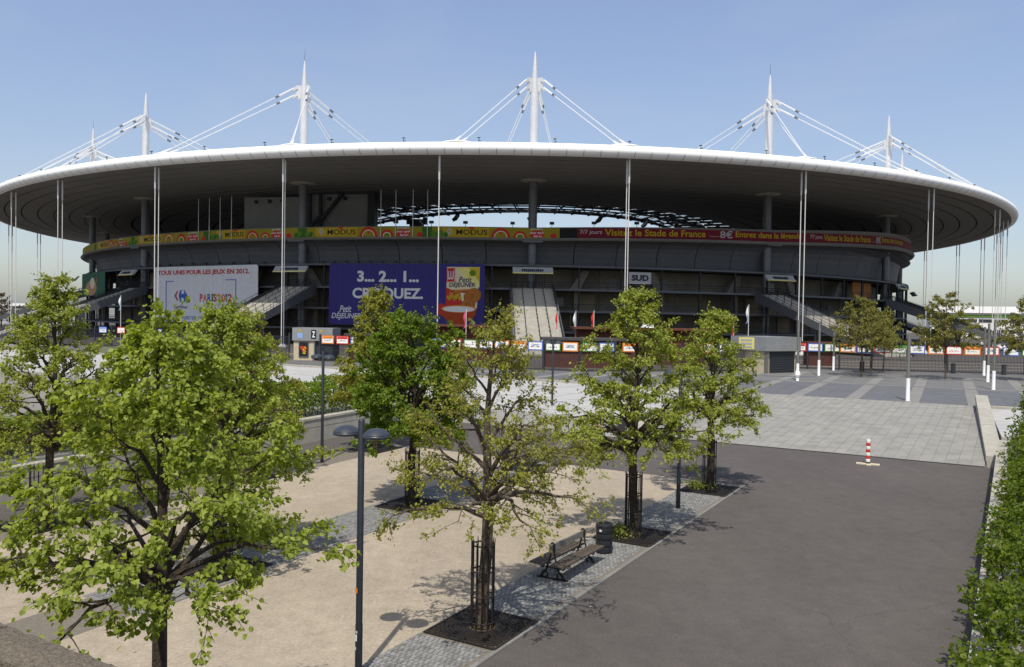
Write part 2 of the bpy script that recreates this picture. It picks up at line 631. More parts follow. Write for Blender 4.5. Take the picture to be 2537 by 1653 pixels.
def poly_on(pts, m, parent, name='print', eps=0.02, wrap=None):
    return flat(name, pts, [tuple(range(len(pts)))], m, parent, eps, wrap)


def oval(cx, cz, rx, rz, n=24, a0=0.0, a1=2 * math.pi, rot=0.0):
    out = []
    for i in range(n):
        t = a0 + (a1 - a0) * i / (n if abs(a1 - a0 - 2 * math.pi) < 1e-6 else n - 1)
        x, z = rx * math.cos(t), rz * math.sin(t)
        out.append((cx + x * math.cos(rot) - z * math.sin(rot), cz + x * math.sin(rot) + z * math.cos(rot)))
    return out


def arch_on(cx, cz, r0, r1, m, parent, eps=0.02, wrap=None, n=14, a0=0.0, a1=math.pi, name='print'):
    pts, fs = [], []
    for i in range(n + 1):
        t = a0 + (a1 - a0) * i / n
        pts.append((cx + r0 * math.cos(t), cz + r0 * math.sin(t)))
        pts.append((cx + r1 * math.cos(t), cz + r1 * math.sin(t)))
    for i in range(n):
        fs.append((2 * i, 2 * i + 1, 2 * i + 3, 2 * i + 2))
    return flat(name, pts, fs, m, parent, eps, wrap)


# avenue frame: u runs along the sunken avenue, v across it (to the right)
AV = RAD(31)
SA, CA = math.sin(AV), math.cos(AV)


def uv(u, v, z=0.0):
    return (u * SA + v * CA, u * CA - v * SA, z)


def gz(u):
    """height of the gently rising sunken avenue"""
    return -2.0 + 0.0237 * u


def ground(u, v, dz=0.0):
    return uv(u, v, gz(u) + dz)


def sheet(name, u0, u1, v0, v1, dz, m, nu=1, zf=None, **tags):
    zf = zf or (lambda u, v: gz(u))
    mb = MB()
    for i in range(nu):
        a, b = u0 + (u1 - u0) * i / nu, u0 + (u1 - u0) * (i + 1) / nu
        mb.add([uv(a, v0, zf(a, v0) + dz), uv(a, v1, zf(a, v1) + dz), uv(b, v1, zf(b, v1) + dz), uv(b, v0, zf(b, v0) + dz)], [(0, 1, 2, 3)])
    return mb.build(name, m, **tags)
# ---------------------------------------------------------------- the setting: terrain, avenue, ramp, plaza
R0 = random.Random(7)
HU0, HU1, HV0, HV1 = 3.4, 61.3, -30.8, -0.12
mb = MB()
for a, b, c, d in ((-2500, HU0, -2500, 2500), (HU1, 2800, -2500, 2500), (HU0, HU1, -2500, HV0), (HU0, HU1, HV1, 2500)):
    mb.add([uv(a, c, -0.25), uv(a, d, -0.25), uv(b, d, -0.25), uv(b, c, -0.25)], [(0, 1, 2, 3)])
mb.build('terrain', 'far_ground', kind='structure')

sheet('asphalt_path', HU0, 42.0, -30.4, -0.2, 0.0, 'asphalt', nu=8, kind='structure')
for v0, v1 in ((-25.6, -19.0), (-17.1, -10.9)):
    sheet('sand_strip', HU0, 32.75, v0, v1, 0.004, 'sand', nu=6, kind='structure')


def block(mb, u0, u1, v0, v1, z0, z1, tu=0.0, sk=None):
    """block in avenue coordinates; z0, z1 are functions of (u, v) or numbers; tu pulls the top in"""
    f0 = z0 if callable(z0) else (lambda u, v: z0)
    f1 = z1 if callable(z1) else (lambda u, v: z1)
    a = [(u0, v0), (u0, v1), (u1, v1), (u1, v0)]
    b = [(u0 + tu, v0 + tu), (u0 + tu, v1 - tu), (u1 - tu, v1 - tu), (u1 - tu, v0 + tu)]
    sk = sk or (lambda u: 0.0)
    vs = [uv(u, v + sk(u), f0(u, v)) for u, v in a] + [uv(u, v + sk(u), f1(u, v)) for u, v in b]
    return mb.add(vs, [(3, 2, 1, 0), (4, 5, 6, 7), (0, 1, 5, 4), (1, 2, 6, 5), (2, 3, 7, 6), (3, 0, 4, 7)])


GZ = lambda d: (lambda u, v: gz(u) + d)
GRATES = [(7.3, -9.92), (15.43, -9.92), (23.9, -9.92), (31.3, -9.92), (15.2, -18.05), (23.4, -18.05), (31.2, -18.05), (15.0, -26.4), (23.5, -26.4), (31.3, -26.4)]


def in_grate(u, v, m=0.0):
    return any(abs(u - a) < 0.93 + m and abs(v - b) < 0.93 + m for a, b in GRATES)


# strips of small granite setts beside the trees, laid one by one
strips = []
for v0, v1 in ((-10.9, -9.12), (-19.0, -17.1), (-27.4, -25.6)):
    strips.append(sheet('sett_strip', HU0, 32.75, v0, v1 + (0.2 if v1 == -9.12 else 0), 0.008, 'sett_joint', kind='structure'))
sw, sl = 0.112, 0.118
base_me = MB().box((0, 0, 0.004), (0.100, 0.106, 0.026), top=0.90).mesh('sett', 'sett')
for si, (v0, v1) in enumerate(((-10.9, -9.12), (-19.0, -17.1))):
    cells = []
    nu = int((32.7 - 11.0) / sl) if si == 0 else int((32.7 - 12.0) / sl)
    u_start = 11.0 if si == 0 else 12.0
    nv = int((v1 - v0) / sw)
    for i in range(nu):
        for j in range(nv):
            u = u_start + (i + 0.5) * sl
            v = v0 + (j + 0.5 + (0.5 if i % 2 else 0.0) * 0.6) * (v1 - v0) / nv
            if v > v1 - 0.05 or in_grate(u, v, 0.05):
                continue
            cells.append((u, v))
    singles = []
    if si == 0:
        vis = [c for c in cells if c[0] > 12.9 and c[0] + 0.25 * (c[1] + 9.1) > 12.6]
        vis.sort(key=lambda c: c[0])
        singles = vis[:300]
    sset = set(singles)
    for (u, v) in singles:
        p = ground(u, v, 0.012 + R0.uniform(-0.004, 0.004))
        o = inst('sett', base_me, strips[si], p, -AV + R0.uniform(-0.05, 0.05))
    mb = MB()
    for (u, v) in cells:
        if (u, v) in sset:
            continue
        p = ground(u, v, 0.016 + R0.uniform(-0.004, 0.004))
        mb.box(p, (0.100, 0.106, 0.026), -AV + R0.uniform(-0.05, 0.05), top=0.9)
    mb.build('setts', 'sett', strips[si], kind='stuff')
# long edging stones along the asphalt
i = 0
u = 10.0
em = None
while u < 32.7:
    l = 0.98
    mb = MB()
    block(mb, u, min(u + l, 32.75) - 0.012, -9.04, -8.92, GZ(-0.02), GZ(0.028), 0.006)
    mb.build('edging_stone', 'edging', strips[0])
    u += l
for v0 in (-17.1, -19.2):
    u = 12.0
    while u < 32.7:
        mb = MB()
        block(mb, u, min(u + 1.96, 32.75) - 0.012, v0, v0 + 0.16, GZ(-0.02), GZ(0.026), 0.006)
        mb.build('edging_stone', 'edging', strips[1])
        u += 1.96

# ramp of pale slabs up to the plaza
RZ0, RZ1 = gz(42.0), 0.0


def rz_(u, v=0):
    return RZ0 + (RZ1 - RZ0) * (u - 42.0) / (HU1 - 42.0)


ramp = MB().add([uv(42.0, -17.3, rz_(42.0)), uv(42.0, -1.0, rz_(42.0)), uv(HU1, -2.1, 0.0), uv(HU1, -17.3, 0.0)], [(0, 1, 2, 3)]).build('ramp', 'ramp_joint', kind='structure')
mb = MB()
block(mb, 41.93, 42.10, -17.3, -1.05, lambda u, v: RZ0 - 0.05, lambda u, v: RZ0 + 0.012)
mb.build('ramp_foot_strip', 'cast_iron', ramp)  # narrow dark strip across the foot of the ramp
cells = []
NUR, NVR = 17, 31
for i in range(NUR):
    for j in range(NVR):
        a = 42.12 + (HU1 - 42.14) * i / NUR
        b = 42.12 + (HU1 - 42.14) * (i + 1) / NUR
        off = 0.25
        c = -17.3 + (16.25) * (j + off - 0.25) / NVR
        d = -17.3 + (16.25) * (j + 1 + off - 0.25) / NVR
        c, d = max(c, -17.3), min(d, -1.05 - 0.062 * (0.5 * (a + b) - 43.0) + 0.05)
        if d - c < 0.1:
            continue
        cells.append((i, a, b, c, d))
# the slabs that show largest are single pieces, the far rows are one mesh
single = [c for c in cells if c[3] > -15.5][:300]
ss = set(single)
mb = MB()
for (i, a, b, c, d) in cells:
    if (i, a, b, c, d) in ss:
        m1 = MB()
        h = R0.uniform(0.010, 0.018)
        block(m1, a + 0.005, b - 0.005, c + 0.004, d - 0.004, lambda u, v: rz_(u) - 0.02, lambda u, v: rz_(u) + h, 0.004)
        m1.build('paving_slab', 'ramp_slab', ramp)
    else:
        h = R0.uniform(0.010, 0.018)
        block(mb, a + 0.008, b - 0.008, c + 0.008, d - 0.008, lambda u, v: rz_(u) - 0.02, lambda u, v: rz_(u) + h, 0.004)
mb.build('paving_slabs', 'ramp_slab', ramp, kind='stuff')


SKR = lambda u: -0.062 * (u - 43.0)


def wall_run(name, label, u0, u1, va, vb, zb, zt, panel, coping_h=0.2, over=0.035, groove=True, copm='coping', bodym='concrete', sk=None):
    """a wall along the avenue: panels with a groove below the coping course, coping stones on top"""
    um = (u0 + u1) / 2
    t = thing(name, label, 'wall', uv(u0, (va + vb) / 2, min(zb(u0, 0), zt(u0, 0))))
    inv = Matrix.Translation(t.location).inverted()
    n = max(1, round((u1 - u0) / panel))
    for i in range(n):
        a, b = u0 + (u1 - u0) * i / n, u0 + (u1 - u0) * (i + 1) / n
        m1 = MB()
        if groove:
            block(m1, a + 0.006, b - 0.006, va, vb, zb, lambda u, v: zt(u, v) - coping_h - 0.42, sk=sk)
            block(m1, a + 0.02, b - 0.02, va + 0.03, vb - 0.03, lambda u, v: zt(u, v) - coping_h - 0.425, lambda u, v: zt(u, v) - coping_h - 0.375, sk=sk)
            block(m1, a + 0.006, b - 0.006, va, vb, lambda u, v: zt(u, v) - coping_h - 0.38, lambda u, v: zt(u, v) - coping_h, sk=sk)
        else:
            block(m1, a + 0.006, b - 0.006, va, vb, zb, lambda u, v: zt(u, v) - coping_h, sk=sk)
        m1.v = [tuple(inv @ Vector(p)) for p in m1.v]
        m1.build('wall_panel', bodym, t)
    n = max(1, round((u1 - u0) / (panel * 0.55)))
    for i in range(n):
        a, b = u0 + (u1 - u0) * i / n, u0 + (u1 - u0) * (i + 1) / n
        m1 = MB()
        block(m1, a + 0.005, b - 0.005, va - over, vb + over, lambda u, v: zt(u, v) - coping_h + 0.002, zt, 0.012, sk=sk)
        m1.v = [tuple(inv @ Vector(p)) for p in m1.v]
        m1.build('coping_stone', copm, t)
    return t


wall_run('retaining_wall', 'low concrete wall on the right side of the asphalt path with pale coping', 4.0, 42.9, -0.55, -0.16, GZ(-0.1), GZ(1.12), 3.2, groove=False)
wall_run('retaining_wall', 'concrete wall with a horizontal groove along the far left edge of the sunken court', 3.6, 40.8, -30.85, -30.4, GZ(-0.1), GZ(1.22), 3.4, coping_h=0.1)
wall_run('ramp_wall', 'sloping concrete parapet with broad coping on the right side of the pale ramp', 43.0, 61.2, -1.0, -0.36, lambda u, v: -1.4, lambda u, v: -0.64 + (u - 43) * 0.0755, 4.5, coping_h=0.24, groove=False, sk=SKR)
wall_run('pier', 'short concrete pier between the ramp parapet and the hedge wall', 42.95, 44.6, -0.26, 0.35, lambda u, v: -1.4, lambda u, v: -0.66, 1.6, coping_h=0.2, groove=False)
wall_run('ramp_wall', 'sloping parapet on the left side of the pale ramp behind the trees', 42.2, 61.2, -17.95, -17.33, lambda u, v: -1.4, lambda u, v: -0.62 + (u - 42.2) * 0.072, 4.5, coping_h=0.24, groove=False)

# white stone terraces either side of the ramp
for (nm, lab, v0, v1, u0, nv, nu) in (('stone_terrace', 'white slab terrace left of the ramp above the sunken court', -112.0, -18.0, 41.0, 33, 5),
                                      ('stone_terrace', 'white slab terrace right of the ramp behind the hedge', -0.3, 14.0, 46.2, 5, 4)):
    tsk = SKR if v1 > 0 else None
    _block = block
    block = lambda *aa, _b=_block, _s=tsk: _b(*aa, sk=_s)
    tz = lambda u, v: -0.13 + 0.10 * (u - u0) / (60.4 - u0)
    t = thing(nm, lab, 'terrace', uv(u0, (v0 + v1) / 2, -1.2))
    inv = Matrix.Translation(t.location).inverted()
    m1 = MB()
    block(m1, u0 + 0.05, 60.4, v0, v1, -1.3, lambda u, v: tz(u, v) - 0.03)
    m1.v = [tuple(inv @ Vector(p)) for p in m1.v]
    m1.build('bed', 'joint_dark', t)
    for i in range(nu):
        for j in range(nv):
            a, b = u0 + (60.4 - u0) * i / nu, u0 + (60.4 - u0) * (i + 1) / nu
            c, d = v0 + (v1 - v0) * j / nv, v0 + (v1 - v0) * (j + 1) / nv
            m1 = MB()
            block(m1, a + 0.07, b - 0.07, c + 0.02, d - 0.02, lambda u, v: tz(u, v) - 0.05, lambda u, v: tz(u, v) + 0.02, 0.006)
            m1.v = [tuple(inv @ Vector(p)) for p in m1.v]
            m1.build('stone_slab', 'white_stone', t)
    for j in range(nv):
        c, d = v0 + (v1 - v0) * j / nv, v0 + (v1 - v0) * (j + 1) / nv
        m1 = MB()
        block(m1, u0 - 0.12, u0 + 0.02, c + 0.012, d - 0.012, -1.25, -0.16)
        m1.v = [tuple(inv @ Vector(p)) for p in m1.v]
        m1.build('front_panel', 'white_stone' if v0 < -20 else 'concrete', t)
    for k, (ua, ub, zt) in enumerate(((60.45, 60.85, 0.14), (60.9, 61.28, 0.02))):
        for j in range(nv * 2):
            c, d = v0 + (v1 - v0) * j / nv / 2, v0 + (v1 - v0) * (j + 1) / nv / 2
            m1 = MB()
            block(m1, ua, ub, c + 0.006, d - 0.006, -0.5, zt, 0.01)
            m1.v = [tuple(inv @ Vector(p)) for p in m1.v]
            m1.build('kerb_stone', 'coping', t)
    block = _block

# plaza
plaza = MB()
for a, b, c, d in ((HU1, 105.0, -120.0, 70.0), (105.0, 420.0, -420.0, 300.0)):
    plaza.add([uv(a, c, 0), uv(a, d, 0), uv(b, d, 0), uv(b, c, 0)], [(0, 1, 2, 3)])
plaza = plaza.build('plaza', 'plaza_base', kind='structure')
BP = RAD(27.5)


def pq(p, q, z=0.0):
    return (p * math.sin(BP) + q * math.cos(BP), p * math.cos(BP) - q * math.sin(BP), z)


def prect(mb, p0, p1, q0, q1, z0, z1, cut=True):
    pts = [[p0, q0], [p0, q1], [p1, q1], [p1, q0]]
    for k in pts:                                     # keep clear of the ramp edge
        x, y, _ = pq(*k)
        uu = x * SA + y * CA
        if uu < HU1 + 0.05:
            k[0] += HU1 + 0.05 - uu
    vs = [pq(p, q, z0) for p, q in pts] + [pq(p, q, z1) for p, q in pts]
    return mb.add(vs, [(3, 2, 1, 0), (4, 5, 6, 7), (0, 1, 5, 4), (1, 2, 6, 5), (2, 3, 7, 6), (3, 0, 4, 7)])


qs = [-5.8 + 3.72 * k for k in range(-9, 14)]
ps = [60.5, 76.9, 93.3]
for qi, q in enumerate(qs):
    for pi in range(2):
        p0, p1 = ps[pi] + 0.75, ps[pi + 1] - 0.35
        # the dark panel is three rows of long slabs
        n = 8
        for k in range(n):
            for h in range(2):
                if abs(q) > 16 and h:
                    continue
                a, b = p0 + (p1 - p0) * k / n, p0 + (p1 - p0) * (k + 1) / n
                if abs(q) > 16:
                    c, d = q + 0.45, q + 3.27
                else:
                    c, d = q + 0.45 + 1.41 * h, q + 0.45 + 1.41 * (h + 1)
                m1 = MB()
                prect(m1, a + 0.01, b - 0.01, c + 0.01, d - 0.01, -0.05, 0.006)
                m1.build('paving_slab', 'plaza_dark' if pi == 0 else 'plaza_mid', plaza)
        for k in range(6):
            a, b = ps[pi] + 0.7 + (ps[pi + 1] - ps[pi] - 0.72) * k / 6, ps[pi] + 0.7 + (ps[pi + 1] - ps[pi] - 0.72) * (k + 1) / 6
            m1 = MB()
            prect(m1, a + 0.01, b - 0.01, q - 0.43, q + 0.43, -0.05, 0.007)
            m1.build('band_stone', 'plaza_pale', plaza)
for p in ps:
    for k in range(len(qs)):
        m1 = MB()
        prect(m1, p + (0.75 if p < 61 else 0.0), p + 0.55 + (0.4 if p < 61 else 0.0), qs[k] + 0.46, qs[k] + 3.26, -0.05, 0.0065)
        m1.build('band_stone', 'plaza_pale', plaza)
# flush dark mats round the plaza trees
for (x, y) in ((34.2, 80.6), (41.1, 78.2), (26.5, 80.0), (46.0, 86)):
    m1 = MB()
    m1.box((x, y, 0.0), (5.2, 0.9, 0.022), -0.05)
    m1.build('drain_grate', 'steel_grey', plaza)

# dark forecourt behind the fence with its worn painted lines
fc = [(-75, 131.3), (-55.7, 122.3), (-26, 98.3), (-21.4, 94.0), (6.7, 82.3), (24.5, 87.3), (29.8, 94.8), (39.5, 92.3), (54.5, 89.3), (80, 85.3), (300, 60), (300, 480), (-300, 480), (-300, 200)]
fore = MB().add([(x, y, 0.012) for x, y in fc], [tuple(range(len(fc)))]).build('forecourt', 'asphalt', kind='structure')
for (x0, y0, x1, y1) in ((31, 99.5, 90, 93.5), (31, 106, 100, 101), (-60, 127, -20, 104), (30, 113, 110, 112)):
    d = Vector((x1 - x0, y1 - y0, 0)).normalized()
    nn = Vector((-d.y, d.x, 0)) * 0.14
    MB().add([(x0 - nn.x, y0 - nn.y, 0.018), (x1 - nn.x, y1 - nn.y, 0.018), (x1 + nn.x, y1 + nn.y, 0.018), (x0 + nn.x, y0 + nn.y, 0.018)], [(0, 1, 2, 3)]).build('painted_line', 'b_cream', fore)

# the bank behind and below the camera with its rough parapet
mb = MB()
block(mb, -30.0, 3.15, -70.0, 14.0, -0.3, 2.5)
mb.build('embankment', 'earth_green', kind='structure')
t = thing('parapet', 'rough pebbly concrete parapet in the bottom left corner', 'wall', uv(3.35, -8, 2.0))
inv = Matrix.Translation(t.location).inverted()
for k in range(9):
    a = -22.0 + 2.2 * k
    m1 = MB()
    block(m1, 3.17, 3.52, a + 0.01, a + 2.19, -1.95, 2.52)
    m1.v = [tuple(inv @ Vector(p)) for p in m1.v]
    m1.build('wall_panel', 'concrete', t)
    m1 = MB()
    n = 22                                            # uneven broken edge
    rr = [R0.uniform(-0.012, 0.012) for _ in range(n + 1)]
    vs, fs = [], []
    for i in range(n + 1):
        v = a + 0.012 + 2.176 * i / n
        for (uu, zz) in ((3.13 + rr[i], 2.53), (3.15 + rr[-i - 1], 2.755 + rr[i] * 0.6), (3.34, 2.775 + rr[i]), (3.53 + rr[i] * 1.3, 2.76 - abs(rr[-i - 1])), (3.55 + rr[i], 2.53)):
            vs.append(tuple(inv @ Vector(uv(uu, v, zz))))
    for i in range(n):
        for k2 in range(4):
            fs.append((i * 5 + k2, i * 5 + k2 + 1, i * 5 + k2 + 6, i * 5 + k2 + 5))
        fs.append((i * 5 + 4, i * 5, i * 5 + 5, i * 5 + 9))
    fs += [(4, 3, 2, 1, 0), tuple(n * 5 + q for q in range(5))]
    m1.add(vs, fs)
    m1.build('coping_stone', 'rough_concrete', t)
# ---------------------------------------------------------------- the stadium
SCX, SCY, SEA, SEB, SROT = -8.2, 280.8, 117.8, 136.7, 0.252
CR, SR = math.cos(SROT), math.sin(SROT)


def ell(t, o=0.0):
    """point on the mast ring, offset o metres outwards, and the outward normal"""
    x, y = SEA * math.sin(t), -SEB * math.cos(t)
    nx, ny = SEB * math.sin(t), -SEA * math.cos(t)
    l = math.hypot(nx, ny)
    nx, ny = nx / l, ny / l
    x, y = x + o * nx, y + o * ny
    return (SCX + CR * x - SR * y, SCY + SR * x + CR * y), (CR * nx - SR * ny, SR * nx + CR * ny)


def inner(t, a, b, cx=-2.0, cy=275.0, rot=0.10):
    x, y = a * math.sin(t), -b * math.cos(t)
    c, s = math.cos(rot), math.sin(rot)
    return (cx + c * x - s * y, cy + s * x + c * y)


def ring(t, o):
    if o >= -8:
        return ell(t, o)[0]
    w = (o + 8) / -22.0
    p, q = ell(t, -8)[0], inner(t, 68, 100)
    return (p[0] * (1 - w) + q[0] * w, p[1] * (1 - w) + q[1] * w)


DZT = ([-1.4, -0.2, 0.193, 0.57, 0.936, 1.5, 2.4, 3.6], [0.5, 0.0, 1.1, 3.2, 4.0, 3.2, 1.0, 0.5])


def rise(t):
    """the rim of the upper tier climbs towards the right-hand side"""
    if t < -1.4:
        return 0.5
    return float(np.interp(t, *DZT))


def rz3(t, z):
    return z + rise(t) * max(0.0, min(1.35, (z - 14.6) / 4.0))


def loft(mb, prof, t0, t1, n, zf=None, closed=False):
    """sweep a profile of (offset, height) round the ring"""
    k = len(prof)
    vs, fs = [], []
    full = abs(t1 - t0 - 2 * math.pi) < 1e-6
    cnt = n if full else n + 1
    for i in range(cnt):
        t = t0 + (t1 - t0) * i / n
        for o, z in prof:
            p = ring(t, o)
            vs.append((p[0], p[1], zf(t, z) if zf else z))
    kk = k if closed else k - 1
    for i in range(n):
        i2 = (i + 1) % cnt
        for j in range(kk):
            j2 = (j + 1) % k
            fs.append((i * k + j, i2 * k + j, i2 * k + j2, i * k + j2))
    if closed and not full:
        fs.append(tuple(range(k)))
        fs.append(tuple(reversed(range(n * k, n * k + k))))
    return mb.add(vs, fs)


TAU = 2 * math.pi
stad = thing('stadium', 'huge oval stadium under a white disc roof hung from slender masts', 'stadium')

# roof: white shell, separate soffit rings with dark gaps between them
mb = MB()
loft(mb, [(22.4, 28.86), (23.1, 28.95), (23.6, 29.3), (23.75, 29.8), (23.6, 30.25), (23.1, 30.6), (21.8, 30.85), (14, 31.0), (0, 31.2), (-30, 31.3), (-30, 29.2)], -math.pi, math.pi, 220)
roof = mb.build('roof', 'roof_white', stad, smooth=True)
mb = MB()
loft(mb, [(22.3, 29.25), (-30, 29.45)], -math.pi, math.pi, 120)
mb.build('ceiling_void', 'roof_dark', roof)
nring = 15
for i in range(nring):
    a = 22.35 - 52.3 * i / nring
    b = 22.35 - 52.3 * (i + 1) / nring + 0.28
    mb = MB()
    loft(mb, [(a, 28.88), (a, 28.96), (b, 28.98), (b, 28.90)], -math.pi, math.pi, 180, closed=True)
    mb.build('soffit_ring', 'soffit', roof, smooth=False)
# translucent inner ring over trusses
for i in range(80):
    t0, t1 = TAU * i / 80, TAU * (i + 1) / 80
    d = 0.006
    for (a0, b0, a1, b1) in ((68, 100, 59, 95), (59, 95, 50, 90)):
        q = [inner(t0 + d, a0 - .2, b0 - .2), inner(t1 - d, a0 - .2, b0 - .2), inner(t1 - d, a1 + .2, b1 + .2), inner(t0 + d, a1 + .2, b1 + .2)]
        mb = MB().prism(q, 30.3, 30.34)
        mb.build('glass_panel', 'glass_green', roof)
for (nm, aa, bb, z) in (('edge_beam', 50, 90, 28.7), ('chord', 56, 93.4, 28.2), ('chord', 62, 96.7, 28.4), ('chord', 66, 99, 28.6)):
    mb = MB()
    pts = [(*inner(TAU * i / 160, aa, bb), z) for i in range(161)]
    mb.tube(pts, 0.38 if nm == 'edge_beam' else 0.16, 6)
    mb.build(nm, 'steel_dark', roof)
    if nm == 'edge_beam':
        mb = MB()
        mb.tube([(*inner(TAU * i / 160, aa, bb), 30.25) for i in range(161)], 0.2, 6)
        mb.build('chord', 'steel_dark', roof)
for i in range(80):
    t = TAU * (i + 0.5) / 80
    p, q = inner(t, 68, 100), inner(t, 50, 90)
    m_ = [inner(t, 62, 96.7), inner(t, 56, 93.4)]
    mb = MB()
    mb.bar((*p, 30.2), (*q, 30.2), 0.22)
    mb.bar((*p, 28.8), (*q, 28.2), 0.22)
    mb.bar((*p, 30.1), (*m_[0], 28.4), 0.14)
    mb.bar((*m_[0], 28.4), (*m_[1], 30.1), 0.14)
    mb.bar((*m_[1], 30.1), (*q, 28.4), 0.14)
    p2 = inner(t + TAU / 80, 50, 90)
    mb.bar((*m_[0], 28.4), (*p2, 28.6), 0.12)
    mb.bar((*m_[1], 28.3), (*inner(t + TAU / 80, 62, 96.7), 28.4), 0.12)
    mb.build('truss', 'steel_dark', roof)
# loudspeaker boxes and hooks hung under the inner edge
for i, (t, big) in enumerate(((-0.52, 1), (-0.36, 0), (-0.07, 0), (0.2, 0), (0.42, 0), (0.62, 0), (0.8, 0))):
    p = inner(t, 57, 93)
    mb = MB()
    if big:
        mb.box((p[0], p[1], 26.3), (3.2, 1.4, 1.9), 0.2)
        for s in (-1, 1):
            mb.bar((p[0] + s * 1.4, p[1], 27.2), (p[0] + s * 1.7, p[1], 28.4), 0.2)
            mb.box((p[0] + s * 1.9, p[1], 26.9), (0.9, 0.9, 1.6), 0.2)
    else:
        mb.tube([(p[0] + 0.9, p[1], 28.4), (p[0] + 0.8, p[1], 27.6), (p[0] + 0.35, p[1], 26.9), (p[0] - 0.3, p[1], 26.5)], [0.45, 0.5, 0.5, 0.35], 8)
    mb.build('loudspeaker', 'steel_dark', roof)
# joints of the rim cladding, each a thin dark gasket round the nose
mb = MB()
for k in range(190):
    t = -1.75 + 3.3 * k / 190
    pr = [(22.75, 28.875), (23.12, 28.935), (23.62, 29.28), (23.765, 29.6)]
    for (o0, z0), (o1, z1) in zip(pr, pr[1:]):
        a_, b_ = ell(t, o0 + 0.004)[0], ell(t, o1 + 0.004)[0]
        mb.bar((*a_, z0), (*b_, z1), 0.05, 0.012)
mb.build('rim_joints', 'steel_grey', roof, kind='stuff')
# rim fixtures along the roof edge
fx = MB()
fx.cyl((0, 0, 0), (0, 0, 0.75), 0.05, n=6)
fx.bar((-0.22, 0, 0.72), (0.22, 0, 0.72), 0.12)
fx.bar((0, 0, 0.3), (0.3, 0, 0.3), 0.08)
fxm = fx.mesh('rim_lamp', 'steel_dark')
for k in range(34):
    t = -1.35 + 0.078 * k
    p = ring(t, 21.6)
    inst('rim_lamp', fxm, roof, (*p, 30.8))

# masts with their stays: everything in a local frame whose -y points outwards
MT = [-1.251, -0.909, -0.545, -0.194, 0.193, 0.57, 0.936] + [0.936 + (5.032 - 0.936) / 12 * k for k in range(1, 12)]


def frame(t, o=0.0):
    p, n = ell(t, o)
    return p, math.atan2(n[0], -n[1])


mm = MB()
mm.lathe([(0.70, 30.5), (0.70, 43.3), (0.66, 44.6), (0.56, 46.0), (0.40, 48.0), (0.20, 50.2), (0.05, 51.0)], 18)
mast_me = mm.mesh('mast', 'mast_paint', True)
cm = MB()
cm.lathe([(0.75, -0.2), (0.75, 29.0)], 20)
column_me = cm.mesh('column', 'column_paint', True)
an = MB()
for s in (-1, 1):
    an.prism([(s * 0.4, -0.35), (s * 1.35, -0.75), (s * 1.35, -0.55), (s * 0.4, -0.1)], 44.1, 46.4)
    an.prism([(s * 0.35, 0.1), (s * 0.75, 0.75), (s * 0.6, 0.85), (s * 0.2, 0.2)], 43.4, 45.6)
    for z in (44.6, 45.9):
        an.bar((s * 1.1, -0.62, z + 0.15), (s * 1.8, -1.1, z - 0.35), 0.42, 0.5)
anchor_me = an.mesh('anchor', 'mast_paint')


def cable_mesh(s, inward, k):
    if not inward:
        p0 = Vector((s * 1.5, -0.9, 45.9 - 1.3 * k))
        p1 = Vector((s * (12.6 - 0.9 * k), -21.2 + 0.7 * k, 30.95))
    else:
        p0 = Vector((s * 0.7, 0.8, 45.2 - 1.2 * k))
        p1 = Vector((s * (8.6 - 0.5 * k), 37.0 - 1.5 * k, 31.2))
    m = MB()
    a = p0.lerp(p1, 0.13)
    b = p0.lerp(p1, 0.155)
    c = p0.lerp(p1, 0.93)
    m.tube([p0, a], 0.17, 8)
    m.tube([a, c], 0.078, 6)
    m.tube([c, p1], [0.13, 0.30], 8)
    me = m.mesh('cable', 'cable', True)
    m2 = MB()
    m2.tube([a, b], 0.2, 8)
    cl = m2.mesh('clamp', 'steel_grey')
    return me, cl


cables = [(cable_mesh(s, inw, k)) for inw in (False, True) for s in (-1, 1) for k in (0, 1)]
dm = MB()
dm.lathe([(2.6, 0.0), (2.2, 0.16), (1.5, 0.3), (0.7, 0.4), (0.1, 0.43)], 16, sx=1.0, sy=0.7)
dome_me = dm.mesh('stay_dome', 'roof_white', True)
am = MB()
am.cyl((0, 0, 50.9), (0, 0, 53.0), 0.05, 0.02, 5)
antenna_me = am.mesh('antenna', 'steel_grey')
lr = MB()
lr.lathe([(0.9, 28.66), (2.2, 28.76), (2.3, 28.86), (0.9, 28.86)], 20)
light_me = lr.mesh('column_head', 'coping', True)
cl2 = MB()
cl2.lathe([(1.05, 17.95), (1.35, 18.1), (1.35, 18.35), (1.05, 18.45)], 16)
cl2.box((0, -1.2, 18.25), (3.4, 1.9, 0.42))
collar_me = cl2.mesh('collar', 'steel_grey')
for i, t in enumerate(MT):
    p, rz = frame(t)
    m = inst('mast', mast_me, stad, (*p, 0), rz)
    inst('anchor', anchor_me, m)
    for me, cl in cables:
        c = inst('cable', me, m)
        if i < 8:
            inst('clamp', cl, m)
    if i < 8:
        for s in (-1, 1):
            inst('stay_dome', dome_me, m, (s * 12.3, -20.6, 30.75))
        if i in (0, 2, 4):
            inst('antenna', antenna_me, m)
    c = inst('column', column_me, stad, (*p, 0), rz)
    inst('column_head', light_me, c)
    if i < 8:
        k = inst('collar', collar_me, c)
        k.location.z = rise(t)

